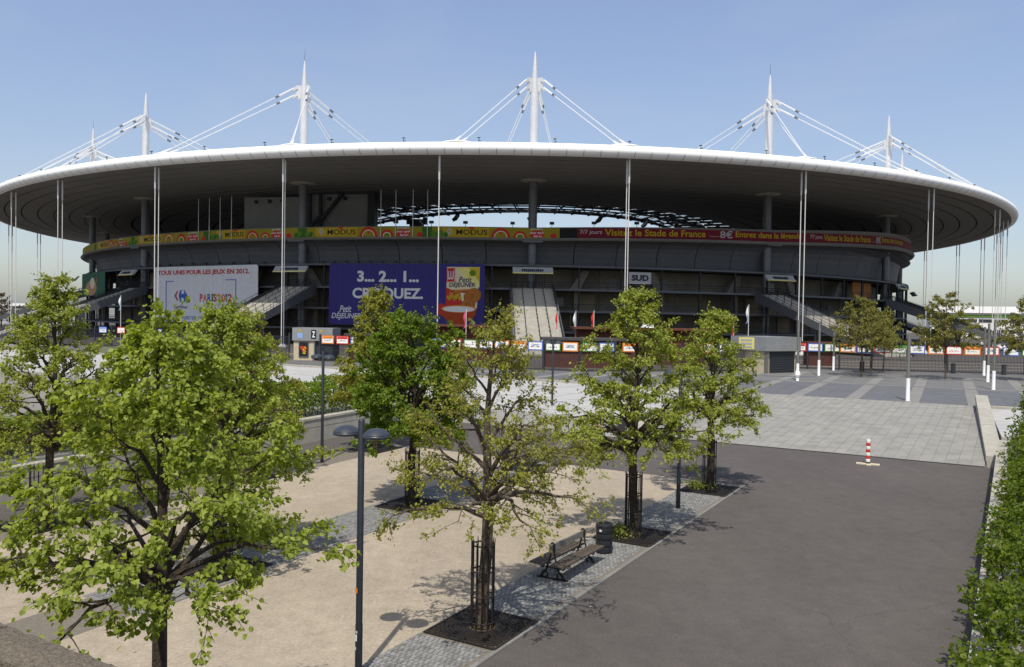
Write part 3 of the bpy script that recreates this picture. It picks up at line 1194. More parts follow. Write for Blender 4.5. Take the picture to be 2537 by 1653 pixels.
# tie rods from the roof edge to the ground, in pairs
rm = MB()
for dy in (0.0, 0.85):
    rm.tube([(0, dy, -0.2), (0, dy, 25.2)], 0.074, 8)
    rm.tube([(0, dy, 25.2), (0, dy, 25.5), (0, dy, 28.9)], [0.09, 0.14, 0.14], 8)
    rm.lathe([(0.5, -0.2), (0.45, 0.25), (0.15, 0.6)], 8, (0, dy, 0))
rod_me = rm.mesh('tie_rod', 'rod_paint', True)
RT = [-1.647, -1.47, -1.34, -1.17, -0.995, -0.832, -0.641, -0.469, -0.298, -0.102, 0.106, 0.327, 0.575, 0.72, 0.85, 0.98, 1.12, 1.27, 1.42, 1.6, 1.8]
for t in RT:
    p, rz = frame(t, 21.7)
    inst('tie_rod', rod_me, stad, (*p, 0), rz + 0.15)

# upper tier: ledge, curved underside in panels, seating inside
mb = MB()
loft(mb, [(1.2, 18.75), (2.35, 18.72), (2.5, 18.5), (2.2, 18.3), (1.0, 18.25)], -math.pi, math.pi, 200, rz3, True)
mb.build('ledge', 'ledge', stad)
NP = 96
for i in range(NP):
    t0, t1 = -math.pi + TAU * i / NP, -math.pi + TAU * (i + 1) / NP
    if i % 1 == 0:
        mb = MB()
        loft(mb, [(2.1, 18.3), (1.2, 18.2), (0.2, 17.85), (-0.5, 17.35), (-1.0, 16.6), (-1.35, 15.6), (-1.6, 14.3), (-2.0, 14.3), (-1.4, 17.0), (0.9, 18.28)], t0 + 0.0006, t1 - 0.0006, 3, rz3, True)
        mb.build('bowl_panel', 'bowl_panel', stad, smooth=False)
mb = MB()
loft(mb, [(1.6, 20.3), (-6, 17.0), (-30, 10.0), (-60 + 22, 6.5)], -math.pi, math.pi, 120, None)
mb.build('seating', 'seat_grey', stad)
mb = MB()
loft(mb, [(1.0, 18.6), (1.6, 18.6), (1.6, 20.6), (1.0, 20.6)], -math.pi, math.pi, 160, rz3, True)
mb.build('crown_wall', 'ledge', stad)

# gallery floors behind the columns
mb = MB()
loft(mb, [(-3.0, 14.0), (1.35, 14.0), (1.35, 14.3), (-3.0, 14.4)], -math.pi, math.pi, 160, None, True)
g = mb.build('gallery_beam', 'gallery_slab', stad)
for z in (10.3, 6.55, 2.95):
    mb = MB()
    loft(mb, [(-9, z - 0.35), (1.1, z - 0.35), (1.1, z), (-9, z)], -math.pi, math.pi, 160, None, True)
    f = mb.build('gallery_floor', 'gallery_slab', stad)
    for h in (0.35, 0.7, 1.08):
        mb = MB()
        mb.tube([(*ring(-math.pi + TAU * i / 200, 1.0), z + h) for i in range(201)], 0.035 if h < 1 else 0.05, 5)
        mb.build('rail', 'steel_dark', f)
# bird spikes and clutter on the beam
mb = MB()
for i in range(900):
    t = -1.4 + 2.6 * i / 900
    p, n = ell(t, 1.15)
    mb.bar((*p, 14.3), (p[0] + n[0] * 0.1, p[1] + n[1] * 0.1, 14.62), 0.03)
mb.build('bird_spikes', 'steel_dark', g, kind='stuff')
pm = MB().box((0, 0, 7.1), (0.22, 0.3, 14.2)).mesh('post', 'steel_dark')
NPST = 100
for i in range(NPST):
    t = -math.pi + TAU * i / NPST
    if not (-1.75 < t < 1.5):
        continue
    p, rz = frame(t, 0.92)
    inst('post', pm, stad, (*p, 0), rz)
# back wall panels, doors and slanting raker beams in the gallery
Rg = random.Random(3)
dmesh = MB().box((0, 0, 1.15), (1.5, 0.12, 2.3)).mesh('door', 'door_grey')
dmesh2 = MB().box((0, 0, 1.5), (3.4, 0.12, 3.0)).mesh('hatch', 'door_beige')
dmesh3 = MB().box((0, 0, 0.8), (1.9, 0.1, 1.6)).mesh('notice_board', 'b_grey')
rk = MB()
rk.add([(-1.0, 0, 0), (0.9, 0, 0), (2.6, 0, 3.4), (1.2, 0, 3.4), (-1.0, .8, 0), (0.9, .8, 0), (2.6, .8, 3.4), (1.2, .8, 3.4)], [(0, 1, 2, 3), (7, 6, 5, 4), (0, 4, 5, 1), (1, 5, 6, 2), (2, 6, 7, 3), (3, 7, 4, 0)])
rk_me = rk.mesh('raker_beam', 'gallery_concrete')
pil = MB().box((0, 0, 1.7), (0.9, 0.9, 3.4)).mesh('pillar', 'gallery_concrete')
NB = 72
for i in range(NB):
    t0, t1 = -1.75 + 3.25 * i / NB, -1.75 + 3.25 * (i + 1) / NB
    for z0, z1 in ((0, 2.6), (2.95, 6.2), (6.55, 9.95), (10.3, 14.0)):
        mb = MB()
        oo = -6.2 if z0 != 2.95 else -7.2
        loft(mb, [(oo, z0), (oo, z1), (oo - .3, z1), (oo - .3, z0)], t0 + 0.0003, t1 - 0.0003, 2, None, True)
        mb.build('back_wall_panel', 'gallery_concrete', stad)
    p, rz = frame((t0 + t1) / 2, -6.05)
    for z0 in (2.95, 6.55, 10.3):
        r = Rg.random()
        if r < 0.25:
            inst('door', dmesh, stad, (*ring((t0 + t1) / 2, -6.0 if z0 != 2.95 else -7.0), z0), rz)
        elif r < 0.36:
            inst('hatch', dmesh2, stad, (*ring((t0 + t1) / 2, -6.0 if z0 != 2.95 else -7.0), z0), rz)
        elif r < 0.44:
            inst('notice_board', dmesh3, stad, (*ring((t0 + t1) / 2, -6.0 if z0 != 2.95 else -7.0), z0 + 0.8), rz)
    if i % 3 == 0:
        p, rz = frame(t0, -3.2)
        inst('raker_beam', rk_me, stad, (*p, 10.3), rz + (math.pi if i % 2 else 0))
        for z0 in (2.95, 6.55):
            inst('pillar', pil, stad, (*frame(t0, -2.2)[0], z0), rz)
for t in (0.50, 0.455):
    p, rz = frame(t, -1.0)
    mb = MB().box((0, 0, 1.7), (4.2, 0.15, 3.3))
    mb.build('orange_screen', 'b_biscuit', stad, loc=(*p, 10.35), rz=rz)

# one broad staircase below every mast
SW = 3.6
NS = 60
Y0, Y1, Z0S, Z1S = -1.2, -29.0, 10.3, 0.0
prof = []
for k in range(NS):
    y = Y0 + (Y1 - Y0) * k / NS
    y2 = Y0 + (Y1 - Y0) * (k + 1) / NS
    z = Z0S + (Z1S - Z0S) * (k + 1) / NS
    prof += [(y, z), (y2, z)]
vs, fs = [], []
bot = [(Y1, -0.1), (Y1 + 1.0, -0.1), (Y0, 9.4)]
P2 = [(Y0, Z0S)] + prof + bot
n = len(P2)
for s in (-SW, SW):
    vs += [(s, y, z) for y, z in P2]
for k in range(n):
    k2 = (k + 1) % n
    fs.append((k, k2, n + k2, n + k))
mb = MB().add(vs, fs)
steps_me = mb.mesh('steps', 'stair_stone')
st = MB()
for s in (-1, 1):
    x = s * (SW + 0.12)
    st.add([(x - .1, Y0, 8.8), (x - .1, Y1 + .8, -0.1), (x - .1, Y1 - .2, 0.25), (x - .1, Y0, 10.75), (x + .1, Y0, 8.8), (x + .1, Y1 + .8, -0.1), (x + .1, Y1 - .2, 0.25), (x + .1, Y0, 10.75)],
           [(0, 1, 2, 3), (7, 6, 5, 4), (0, 4, 5, 1), (1, 5, 6, 2), (2, 6, 7, 3), (3, 7, 4, 0)])
string_me = st.mesh('stringer', 'steel_grey')


def stair_z(y):
    return Z0S + (Z1S - Z0S) * (y - Y0) / (Y1 - Y0)


rails = []
for x in (-3.5, -1.75, 0.15, 1.75, 3.5):
    r = MB()
    for h in ((0.55, 1.0) if abs(x) > 3 else (0.95,)):
        r.tube([(x, Y0, stair_z(Y0) + h), (x, Y1, stair_z(Y1) + h)], 0.04, 5)
    for k in range(17):
        y = Y0 + (Y1 - Y0) * k / 16
        r.bar((x, y, stair_z(y) - 0.1), (x, y + (0.35 if abs(x) > 3 else 0), stair_z(y) + 1.0), 0.06)
    if abs(x) > 3:
        for k in range(16):
            y = Y0 + (Y1 - Y0) * (k + 0.5) / 16
            r.bar((x, y, stair_z(y) + 0.1), (x, y + 0.6, stair_z(y) + 1.0), 0.03)
    rails.append(r.mesh('handrail', 'steel_dark'))
lg = MB()
for s in (-2.4, 2.4):
    lg.cyl((s, -14.5, -0.1), (s, -14.5, stair_z(-14.5) - 0.6), 0.28, n=8)
lg.box((0, -14.5, stair_z(-14.5) - 0.85), (6.8, 0.5, 0.5))
leg_me = lg.mesh('trestle', 'steel_grey')
pln = MB()
pln.add([(-3.4, -4.1, 12.75), (3.4, -4.1, 12.75), (3.4, -3.3, 13.75), (-3.4, -3.3, 13.75), (-3.4, -3.8, 12.6), (3.4, -3.8, 12.6), (3.4, -3.0, 13.6), (-3.4, -3.0, 13.6)],
        [(0, 1, 2, 3), (7, 6, 5, 4), (0, 4, 5, 1), (1, 5, 6, 2), (2, 6, 7, 3), (3, 7, 4, 0)])
plate_me = pln.mesh('sign_plate', 'b_grey')
pl2 = MB().box((0, -4.12, 12.72), (6.8, 0.12, 0.16)).mesh('sign_edge', 'b_paleyellow')
pl3 = MB()
Rt = random.Random(5)
x = -1.9
while x < 1.8:
    w = Rt.uniform(0.12, 0.3)
    pl3.add([(x, -4.015, 12.98), (x + w, -4.015, 12.98), (x + w, -3.65, 13.43), (x, -3.65, 13.43)], [(0, 1, 2, 3)])
    x += w + 0.09
pl3m = pl3.mesh('sign_print', 'b_ink')
for i, t in enumerate(MT[:9]):
    p, rz = frame(t)
    s = inst('staircase', steps_me, stad, (*p, 0), rz)
    inst('stringer', string_me, s)
    inst('trestle', leg_me, s)
    for r in rails:
        inst('handrail', r, s)
    sp = inst('sign_plate', plate_me, stad, (*p, 0), rz)
    inst('sign_edge', pl2, sp)
    inst('sign_print', pl3m, sp)

# back of the giant screen under the roof
p, rz = frame(-0.47, -12)
scr = inst('screen_housing', None, stad, (-39.5, 163.5, 0), -0.17)
MB().box((-7.2, 0, 23.6), (12.6, 1.2, 8.6)).build('screen_panel', 'screen_back', scr)
MB().box((5.8, 0.3, 23.9), (13.0, 1.2, 9.0)).build('screen_panel', 'screen_back', scr)
mb = MB()
mb.box((12.6, 0.0, 24.0), (1.4, 2.0, 9.2))
for a, b in (((-2.0, -1.0, 18.0), (7.0, -1.0, 28.6)), ((0.2, -1.0, 18), (0.2, -1.0, 28.5)), ((2.4, -1.0, 18), (2.4, -1.0, 28.5)), ((-4.0, -1.0, 18.0), (2.2, -1.0, 24.0)), ((-2, -1, 21), (3, -1, 21))):
    mb.bar(a, b, 0.55)
mb.build('screen_frame', 'steel_dark', scr)
for x, z in ((-11, 27.0), (-8.2, 27.1), (-5.6, 27.2), (4.0, 27.5), (7.2, 27.6)):
    MB().cyl((x, -0.9, z), (x, -0.5, z), 0.38, 0.38, 10).build('fan', 'steel_dark', scr)

# flag poles on the ledge, projector lamps on the crown
fpm = MB().cyl((0, 0, 0), (0, 0, 8.2), 0.07, 0.05, 6).mesh('flag_pole', 'rod_paint')
words = ['first', 'second', 'third', 'fourth', 'fifth', 'sixth', 'seventh', 'eighth', 'ninth', 'tenth', 'eleventh', 'twelfth', 'thirteenth', 'fourteenth', 'fifteenth', 'sixteenth', 'seventeenth']
for i, t in enumerate((-0.732, -0.708, -0.685, -0.662, -0.411, -0.389, -0.364, -0.343)):
    p, rz = frame(t, 2.25)
    inst('flag_pole', fpm, None, (*p, 18.7), 0, cat='flag pole', group='bare flag poles on the stadium ledge',
         label='bare flag pole before the yellow ribbon, %s in the %s set of four' % (words[i % 4], 'left' if i < 4 else 'middle'))
pj = MB()
pj.bar((0, 0, 0), (0, 0, 0.5), 0.08)
pj.box((0, 0, 0.72), (0.75, 0.5, 0.45))
pjm = pj.mesh('projector_lamp', 'steel_dark')
for i, t in enumerate((-0.391, -0.339, -0.29, -0.223, -0.167, -0.106, -0.042)):
    p, rz = frame(t, 1.4)
    inst('projector_lamp', pjm, stad, (*p, rz3(t, 20.6)), rz)
bl = MB()
bl.bar((0, 0, 0), (0, -0.5, 0.12), 0.08)
bl.box((0, -0.6, 0.12), (0.5, 0.4, 0.3))
blm = bl.mesh('banner_lamp', 'steel_dark')
for t0, t1, n in ((-0.89, -0.60, 11), (-0.50, -0.26, 14)):
    for k in range(n):
        t = t0 + (t1 - t0) * k / (n - 1)
        p, rz = frame(t, 1.5)
        inst('banner_lamp', blm, stad, (*p, 14.4), rz)

# ---------------------------------------------------------------- advertising ribbon round the crown
TT = np.linspace(-1.75, 1.6, 3000)
PP = np.array([ell(float(t), 2.0)[0] for t in TT])
SS = np.r_[0, np.cumsum(np.hypot(*np.diff(PP, axis=0).T))]
SS -= np.interp(-0.194, TT, SS)


def wrap(s, z, eps):
    t = float(np.interp(s, SS, TT))
    p = ell(t, 1.98 + eps)[0]
    return (p[0], p[1], 18.75 + z + rise(t) * (1.0 + 0.05 * z))


def ribbon_piece(name, s0, s1, z0, z1, m, parent=None, eps=0.0, th=0.05, **tags):
    n = max(1, int((s1 - s0) / 1.5))
    vs, fs = [], []
    for i in range(n + 1):
        s = s0 + (s1 - s0) * i / n
        for (z, e) in ((z0, eps), (z1, eps), (z1, eps - th), (z0, eps - th)):
            vs.append(wrap(s, z, e))
    for i in range(n):
        for j in range(4):
            fs.append((i * 4 + j, i * 4 + (j + 1) % 4, i * 4 + 4 + (j + 1) % 4, i * 4 + 4 + j))
    fs += [(3, 2, 1, 0), tuple(n * 4 + k for k in range(4))]
    return MB().add(vs, fs).build(name, m, parent, **tags)


RH = 1.7
yb = ribbon_piece('ribbon_banner', -150, 4.55, 0.0, RH, 'b_olive', cat='banner', label='long yellow and green advertising ribbon on the left half of the stadium rim')
MD = [(-111.0, -105.7), (-86.0, -79.4), (-59.7, -55.0), (-36.7, -31.2), (-13.1, -7.8)]
for k, (a, b) in enumerate(MD):
    w = 1.0 if k < 3 else 1.0
    L_ = b - a
    sc = max(0.9, L_ / 5.3)
    # field colours left and right of the word
    ribbon_piece('print', a - 2.4, b + 0.3, 0.02, RH - 0.02, 'b_gold', yb, 0.012)
    ribbon_piece('print', a - 6.0, a - 4.2, 0.02, RH - 0.02, 'b_green', yb, 0.012)
    poly_on([(a - 1.25, 0.2), (a - 0.75, 0.95), (a - 1.25, 1.7), (a - 1.75, 0.95)], 'b_grey', yb, eps=0.03, wrap=wrap)
    poly_on([(a - 1.25, 0.55), (a - 1.02, 0.95), (a - 1.25, 1.35), (a - 1.48, 0.95)], 'b_gold', yb, eps=0.04, wrap=wrap)
    text_on('MODUS', a, b, 0.42, 1.32, 'b_black', yb, 0.04, 0.012, wrap=wrap)
    c = b + 2.3 * sc
    arch_on(c, 0.04, 1.15 * sc, 1.62 * sc if sc < 1.1 else 1.7, 'b_red', yb, 0.03, wrap)
    arch_on(c, 0.04, 1.0 * sc, 1.15 * sc, 'b_cream', yb, 0.028, wrap)
    poly_on(oval(c, 0.75, 0.14, 0.3, rot=0.5), 'b_red', yb, eps=0.03, wrap=wrap)
    c2 = b + 5.6 * sc
    arch_on(c2, 0.04, 0.75 * sc, 1.15 * sc, 'b_red', yb, 0.03, wrap)
    arch_on(c2, 0.04, 0.6 * sc, 0.75 * sc, 'b_cream', yb, 0.028, wrap)
    poly_on(oval(b + 5.7 * sc, 0.5, 0.5, 0.32), 'b_leaf', yb, eps=0.026, wrap=wrap)
    d = b + 7.4 * sc
    text_on('prendre', d, d + 2.1 * sc, 1.3, 1.72, 'b_white', yb, 0.05, 0.02, wrap=wrap)
    poly_on(oval(d + 1.05 * sc, 0.62, 1.3 * sc, 0.68, 18), 'b_red', yb, eps=0.03, wrap=wrap)
    text_on('pour quoi', d - 0.1, d + 2.2 * sc, 0.62, 1.12, 'b_white', yb, 0.05, 0.02, wrap=wrap)
    text_on('faire?', d + 0.5, d + 1.9 * sc, 0.12, 0.52, 'b_white', yb, 0.05, 0.02, wrap=wrap)
    e = d + 3.0 * sc
    if e < 3:
        poly_on(oval(e + 0.9, 0.35, 0.55, 0.5, 12), 'b_red', yb, eps=0.03, wrap=wrap)
    for q in range(5):
        x = e + 2.2 + q * 0.75
        if x > 3.4:
            continue
        poly_on([(x, 0.03), (x + 0.5, 0.03), (x + 0.9, 0.5 + 0.3 * (q % 3)), (x + 0.3, 1.0 + 0.25 * (q % 2)), (x - 0.1, 0.5)], 'b_leaf' if q % 2 else 'b_green', yb, eps=0.02, wrap=wrap)
    poly_on(oval(a + 2.6, 1.62, 0.5, 0.2), 'b_red', yb, eps=0.03, wrap=wrap)
ribbon_piece('ribbon_gap', 4.56, 7.62, 0.0, RH, 'b_black', None, cat='banner', label='black blank panel between the yellow and the red ribbon')
rb = ribbon_piece('ribbon_banner', 7.63, 118.0, 0.0, RH, 'b_maroon', cat='banner', label='long dark red ribbon with yellow lettering on the right half of the stadium rim')


def visit(s0, k, k2):
    text_on('7/7 jours', s0, s0 + 3.85 * k, 0.5, 1.42, 'b_grey', rb, 0.03, 0.01, wrap=wrap)
    text_on('Visitez le Stade de France', s0 + 4.35 * k, s0 + 23.2 * k, 0.42, 1.55, 'b_gold', rb, 0.03, 0.02, wrap=wrap)
    text_on('A partir de', s0 + 24.1 * k, s0 + 26.0 * k, 0.45, 0.75, 'b_grey', rb, 0.03, 0.0, wrap=wrap)
    text_on('8€', s0 + 26.2 * k, s0 + 28.9 * k, 0.35, 1.65, 'b_grey', rb, 0.03, 0.015, wrap=wrap)
    text_on('Entrez dans la légende', s0 + 29.5 * k, s0 + 45.5 * k2, 0.32, 1.6, 'b_gold', rb, 0.03, 0.02, wrap=wrap)


visit(8.05, 1.0, 1.0)
visit(56.0, 0.94, 0.96)
# ---------------------------------------------------------------- big banners on the stadium
def banner(name, label, t0, t1, o, z0, z1, m):
    a, b = ell(t0, o)[0], ell(t1, o)[0]
    w = math.hypot(b[0] - a[0], b[1] - a[1])
    t = thing(name, label, 'banner', ((a[0] + b[0]) / 2, (a[1] + b[1]) / 2, z0), math.atan2(b[1] - a[1], b[0] - a[0]))
    h = z1 - z0
    # cloth with its corners cut and a faint sag, real thickness
    c = 0.35
    outline = [(-w / 2 + c, 0), (w / 2 - c, 0), (w / 2, c), (w / 2, h - c), (w / 2 - c, h), (-w / 2 + c, h), (-w / 2, h - c), (-w / 2, c)]
    vs = [(x, 0, z) for x, z in outline] + [(x, 0.06, z) for x, z in outline]
    n = len(outline)
    fs = [tuple(range(n)), tuple(reversed(range(n, 2 * n)))] + [(i, n + i, n + (i + 1) % n, (i + 1) % n) for i in range(n)]
    MB().add(vs, fs).build('sheet', m, t)
    mb = MB()
    k = 0
    x = -w / 2 + 2
    while x < w / 2 - 0.5:
        mb.box((x, -0.012, h / 2), (0.02, 0.01, h - 0.1))
        x += 2.6
    mb.build('seam', 'b_grey' if m == 'b_white' else 'b_blue', t)
    return t, w, h


# white sports banner
t, W_, H_ = banner('stadium_banner', 'large white banner with red heading about games in 2012, hanging left of the stairs', -0.838, -0.607, 2.7, 3.3, 14.1, 'b_white')
k = W_ / 770.0          # metres per picture unit


def X(px):
    return -W_ / 2 + (px - 1160) * k


def Zc(py):
    return H_ * (885 - py) / 400.0


text_on('TOUS UNIS POUR LES JEUX EN 2012.', X(1190), X(1872), Zc(553), Zc(510), 'b_red', t, 0.03, 0.035)
for pts in ([(X(1255), Zc(588)), (X(1320), Zc(588)), (X(1320), Zc(594)), (X(1261), Zc(594)), (X(1261), Zc(800)), (X(1255), Zc(800))],
            [(X(1706), Zc(588)), (X(1706), Zc(582)), (X(1782), Zc(582)), (X(1782), Zc(790)), (X(1776), Zc(790)), (X(1776), Zc(588))]):
    poly_on(list(reversed(pts)), 'b_blue', t)
poly_on([(X(1323), Zc(695)), (X(1347), Zc(655)), (X(1350), Zc(668)), (X(1338), Zc(695)), (X(1350), Zc(724)), (X(1347), Zc(738))], 'b_red', t)
poly_on([(X(1427), Zc(697)), (X(1398), Zc(745)), (X(1395), Zc(735)), (X(1400), Zc(715)), (X(1378), Zc(708)), (X(1378), Zc(745)), (X(1365), Zc(738)), (X(1358), Zc(697)), (X(1365), Zc(658)), (X(1378), Zc(650)), (X(1378), Zc(684)), (X(1400), Zc(678)), (X(1395), Zc(660)), (X(1398), Zc(650))], 'b_blue', t)
text_on('Carrefour', X(1320), X(1427), Zc(787), Zc(764), 'b_ink', t, 0.03, 0.012)
x = 1518
for ch, m, w in (('P', 'b_red', 22), ('A', 'b_orange', 30), ('R', 'b_blue', 28), ('I', 'b_green', 10), ('S', 'b_red', 26), ('2', 'b_gold', 28), ('0', 'b_orange', 28), ('1', 'b_blue', 12), ('2', 'b_red', 30)):
    text_on(ch, X(x), X(x + w), Zc(737), Zc(682), m, t, 0.03, 0.03)
    x += w + 2.5
text_on('VILLE CANDIDATE', X(1550), X(1712), Zc(764), Zc(750), 'b_grey', t, 0.03)
text_on('SUPPORTER OFFICIEL', X(1336), X(1620), Zc(866), Zc(842), 'b_blue', t, 0.03, 0.005)

# dark blue biscuit banner
t, W_, H_ = banner('stadium_banner', 'very large dark blue banner with white countdown words and a biscuit packet', -0.487, -0.2605, 2.7, 3.5, 14.2, 'b_navy')
k = W_ / 1140.0


def X(px):
    return -W_ / 2 + (px - 213) * k


def Zc(py):
    return H_ * (922 - py) / 452.0


text_on('3... 2... 1...', X(425), X(880), Zc(605), Zc(522), 'b_white', t, 0.03, 0.04)
text_on('CROQUEZ.', X(390), X(912), Zc(740), Zc(648), 'b_white', t, 0.03, 0.035)
text_on('Petit', X(296), X(385), Zc(830), Zc(780), 'b_white', t, 0.03, 0.012, shear=0.25)
text_on('DÉJEUNER', X(235), X(455), Zc(888), Zc(826), 'b_white', t, 0.03, 0.015, shear=0.2)
text_on('POUR BIEN COMMENCER LA JOURNÉE.', X(520), X(1020), Zc(872), Zc(846), 'b_white', t, 0.03, 0.006)
# packet
poly_on([(X(1078), Zc(790)), (X(1300), Zc(790)), (X(1318), Zc(492)), (X(1082), Zc(492))], 'b_cream', t, 'packet', 0.02)
poly_on([(X(1200), Zc(560)), (X(1316), Zc(640)), (X(1318), Zc(492)), (X(1160), Zc(492))], 'b_paleyellow', t, eps=0.03)
poly_on([(X(1240), Zc(500)), (X(1316), Zc(600)), (X(1317), Zc(494)), (X(1260), Zc(494))], 'b_yellow', t, eps=0.04)
poly_on([(X(1076), Zc(790)), (X(1205), Zc(790)), (X(1180), Zc(680)), (X(1078), Zc(640))], 'b_red', t, eps=0.03)
poly_on([(X(1080), Zc(599)), (X(1140), Zc(599)), (X(1142), Zc(500)), (X(1082), Zc(500))], 'b_red', t, eps=0.04)
for a, b in ((1086, 1089), (1133, 1136)):
    poly_on([(X(a), Zc(592)), (X(b), Zc(592)), (X(b), Zc(507)), (X(a), Zc(507))], 'b_white', t, eps=0.05)
text_on('LU', X(1093), X(1130), Zc(582), Zc(522), 'b_white', t, 0.055, 0.03)
poly_on(oval(X(1268), Zc(535), 26 * k, 24 * k), 'b_gold', t, eps=0.05)
poly_on(oval(X(1268), Zc(535), 21 * k, 19 * k), 'b_leaf', t, eps=0.055)
text_on('Petit', X(1168), X(1262), Zc(604), Zc(562), 'b_ink', t, 0.06, 0.01, shear=0.25)
text_on('DÉJEUNER', X(1100), X(1286), Zc(645), Zc(597), 'b_ink', t, 0.06, 0.018, shear=0.15)
poly_on([(X(1100), Zc(686)), (X(1240), Zc(672)), (X(1250), Zc(650)), (X(1110), Zc(658))], 'b_orange', t, eps=0.05)
text_on('MIEL et céréales', X(1112), X(1236), Zc(678), Zc(660), 'b_ink', t, 0.06, 0.01)
for q in range(7):
    poly_on(oval(X(1095 + q * 14), Zc(716 - (q % 3) * 9), 8 * k, 20 * k, 10, rot=0.5 - q * 0.12), 'b_gold', t, eps=0.055)
poly_on(oval(X(1046), Zc(800), 32 * k, 44 * k), 'b_red', t, eps=0.03)
# biscuits
poly_on(oval(X(1268), Zc(700), 66 * k, 52 * k, rot=0.5), 'b_biscuit', t, eps=0.06)
arch_on(X(1268), Zc(700), 44 * k, 49 * k, 'b_orange', t, 0.065, a0=0.0, a1=6.283)
arch_on(X(1268), Zc(700), 24 * k, 29 * k, 'b_orange', t, 0.065, a0=0.0, a1=6.283)
poly_on(oval(X(1235), Zc(765), 56 * k, 40 * k, rot=0.3), 'b_biscuit', t, eps=0.07)
arch_on(X(1235), Zc(765), 28 * k, 33 * k, 'b_orange', t, 0.075, a0=0.0, a1=6.283)
# bowl of milk
pts = [(X(1043), Zc(790))] + [(X(1043 + 254 * s), Zc(790 + 122 * math.sin(math.pi * min(1, max(0, (0.04 + 0.92 * s)))) ** 0.6)) for s in np.linspace(0.02, 0.98, 20)] + [(X(1299), Zc(790))]
poly_on(pts, 'b_bowl', t, eps=0.08)
poly_on(oval(X(1171), Zc(793), 128 * k, 27 * k), 'b_orange', t, eps=0.085)
poly_on(oval(X(1171), Zc(796), 115 * k, 21 * k), 'b_milk', t, eps=0.09)

# green banner far left
t, W_, H_ = banner('stadium_banner', 'small dark green banner with a pale figure at the far left of the stadium', -1.19, -1.015, 3.0, 8.6, 14.0, 'b_dkgreen')
poly_on(oval(-W_ * 0.08, H_ * 0.35, W_ * 0.24, H_ * 0.33, 16), 'b_skin', t, 'figure', 0.02)
poly_on(oval(-W_ * 0.02, H_ * 0.55, W_ * 0.10, H_ * 0.24, 12), 'b_cream', t, 'figure', 0.03)
poly_on([(W_ * 0.05, H_ * 0.2), (W_ * 0.16, H_ * 0.75), (W_ * 0.18, H_ * 0.75), (W_ * 0.08, H_ * 0.2)], 'b_orange', t, 'figure', 0.03)

# south sign in the open gallery
p, rz = frame(-0.036, 1.5)
t = thing('gate_sign', 'white board reading SUD in the open gallery right of the middle stairs', 'sign', (*p, 11.4), rz)
MB().box((0, 0, 1.0), (4.1, 0.12, 2.0)).build('board', 'b_grey', t)
text_on('SUD', -1.55, 1.6, 0.5, 1.55, 'b_ink', t, 0.09, 0.05)
poly_on([(-2.03, 0.02), (2.03, 0.02), (2.03, 0.1), (-2.03, 0.1)], 'b_white', t, eps=0.07)

# ---------------------------------------------------------------- fence, fence boards, booths, kiosks
FEN = (('L', [(-75, 131), (-55.7, 122), (-26, 98)], 'tall dark bar fence left of the ticket booths, far back'),
       ('C', [(-21.4, 93.7), (6.7, 82), (24.5, 87)], 'tall dark bar fence in front of the brown kiosks'),
       ('R', [(29.8, 94.5), (39.5, 92), (54.5, 89), (80, 85)], 'tall dark bar fence across the plaza on the right'))
post_me = MB().box((0, 0, 1.5), (0.17, 0.17, 3.0)).mesh('post', 'fence_paint')
for kk, pts, lab in FEN:
    f = thing('bar_fence', lab, 'fence', (*pts[0], 0))
    for a, b in zip(pts, pts[1:]):
        L_ = math.hypot(b[0] - a[0], b[1] - a[1])
        ang = math.atan2(b[1] - a[1], b[0] - a[0])
        n = max(1, round(L_ / 3.85))
        bay = L_ / n
        bm = MB()
        q = 0.14
        x = 0.16
        while x < bay - 0.1:
            bm.box((x, 0, 1.32), (0.028, 0.028, 2.5))
            x += q
        bm.box((bay / 2, 0, 0.14), (bay - 0.18, 0.05, 0.06))
        bm.box((bay / 2, 0, 2.55), (bay - 0.18, 0.05, 0.06))
        bm.box((bay / 2, 0, 1.25), (bay - 0.18, 0.05, 0.05))
        bme = bm.mesh('bar_panel', 'fence_paint')
        for i in range(n):
            x, y = a[0] + (b[0] - a[0]) * i / n - pts[0][0], a[1] + (b[1] - a[1]) * i / n - pts[0][1]
            inst('post', post_me, f, (x, y, 0), ang)
            inst('bar_panel', bme, f, (x, y, 0), ang)
    inst('post', post_me, f, (pts[-1][0] - pts[0][0], pts[-1][1] - pts[0][1], 0))

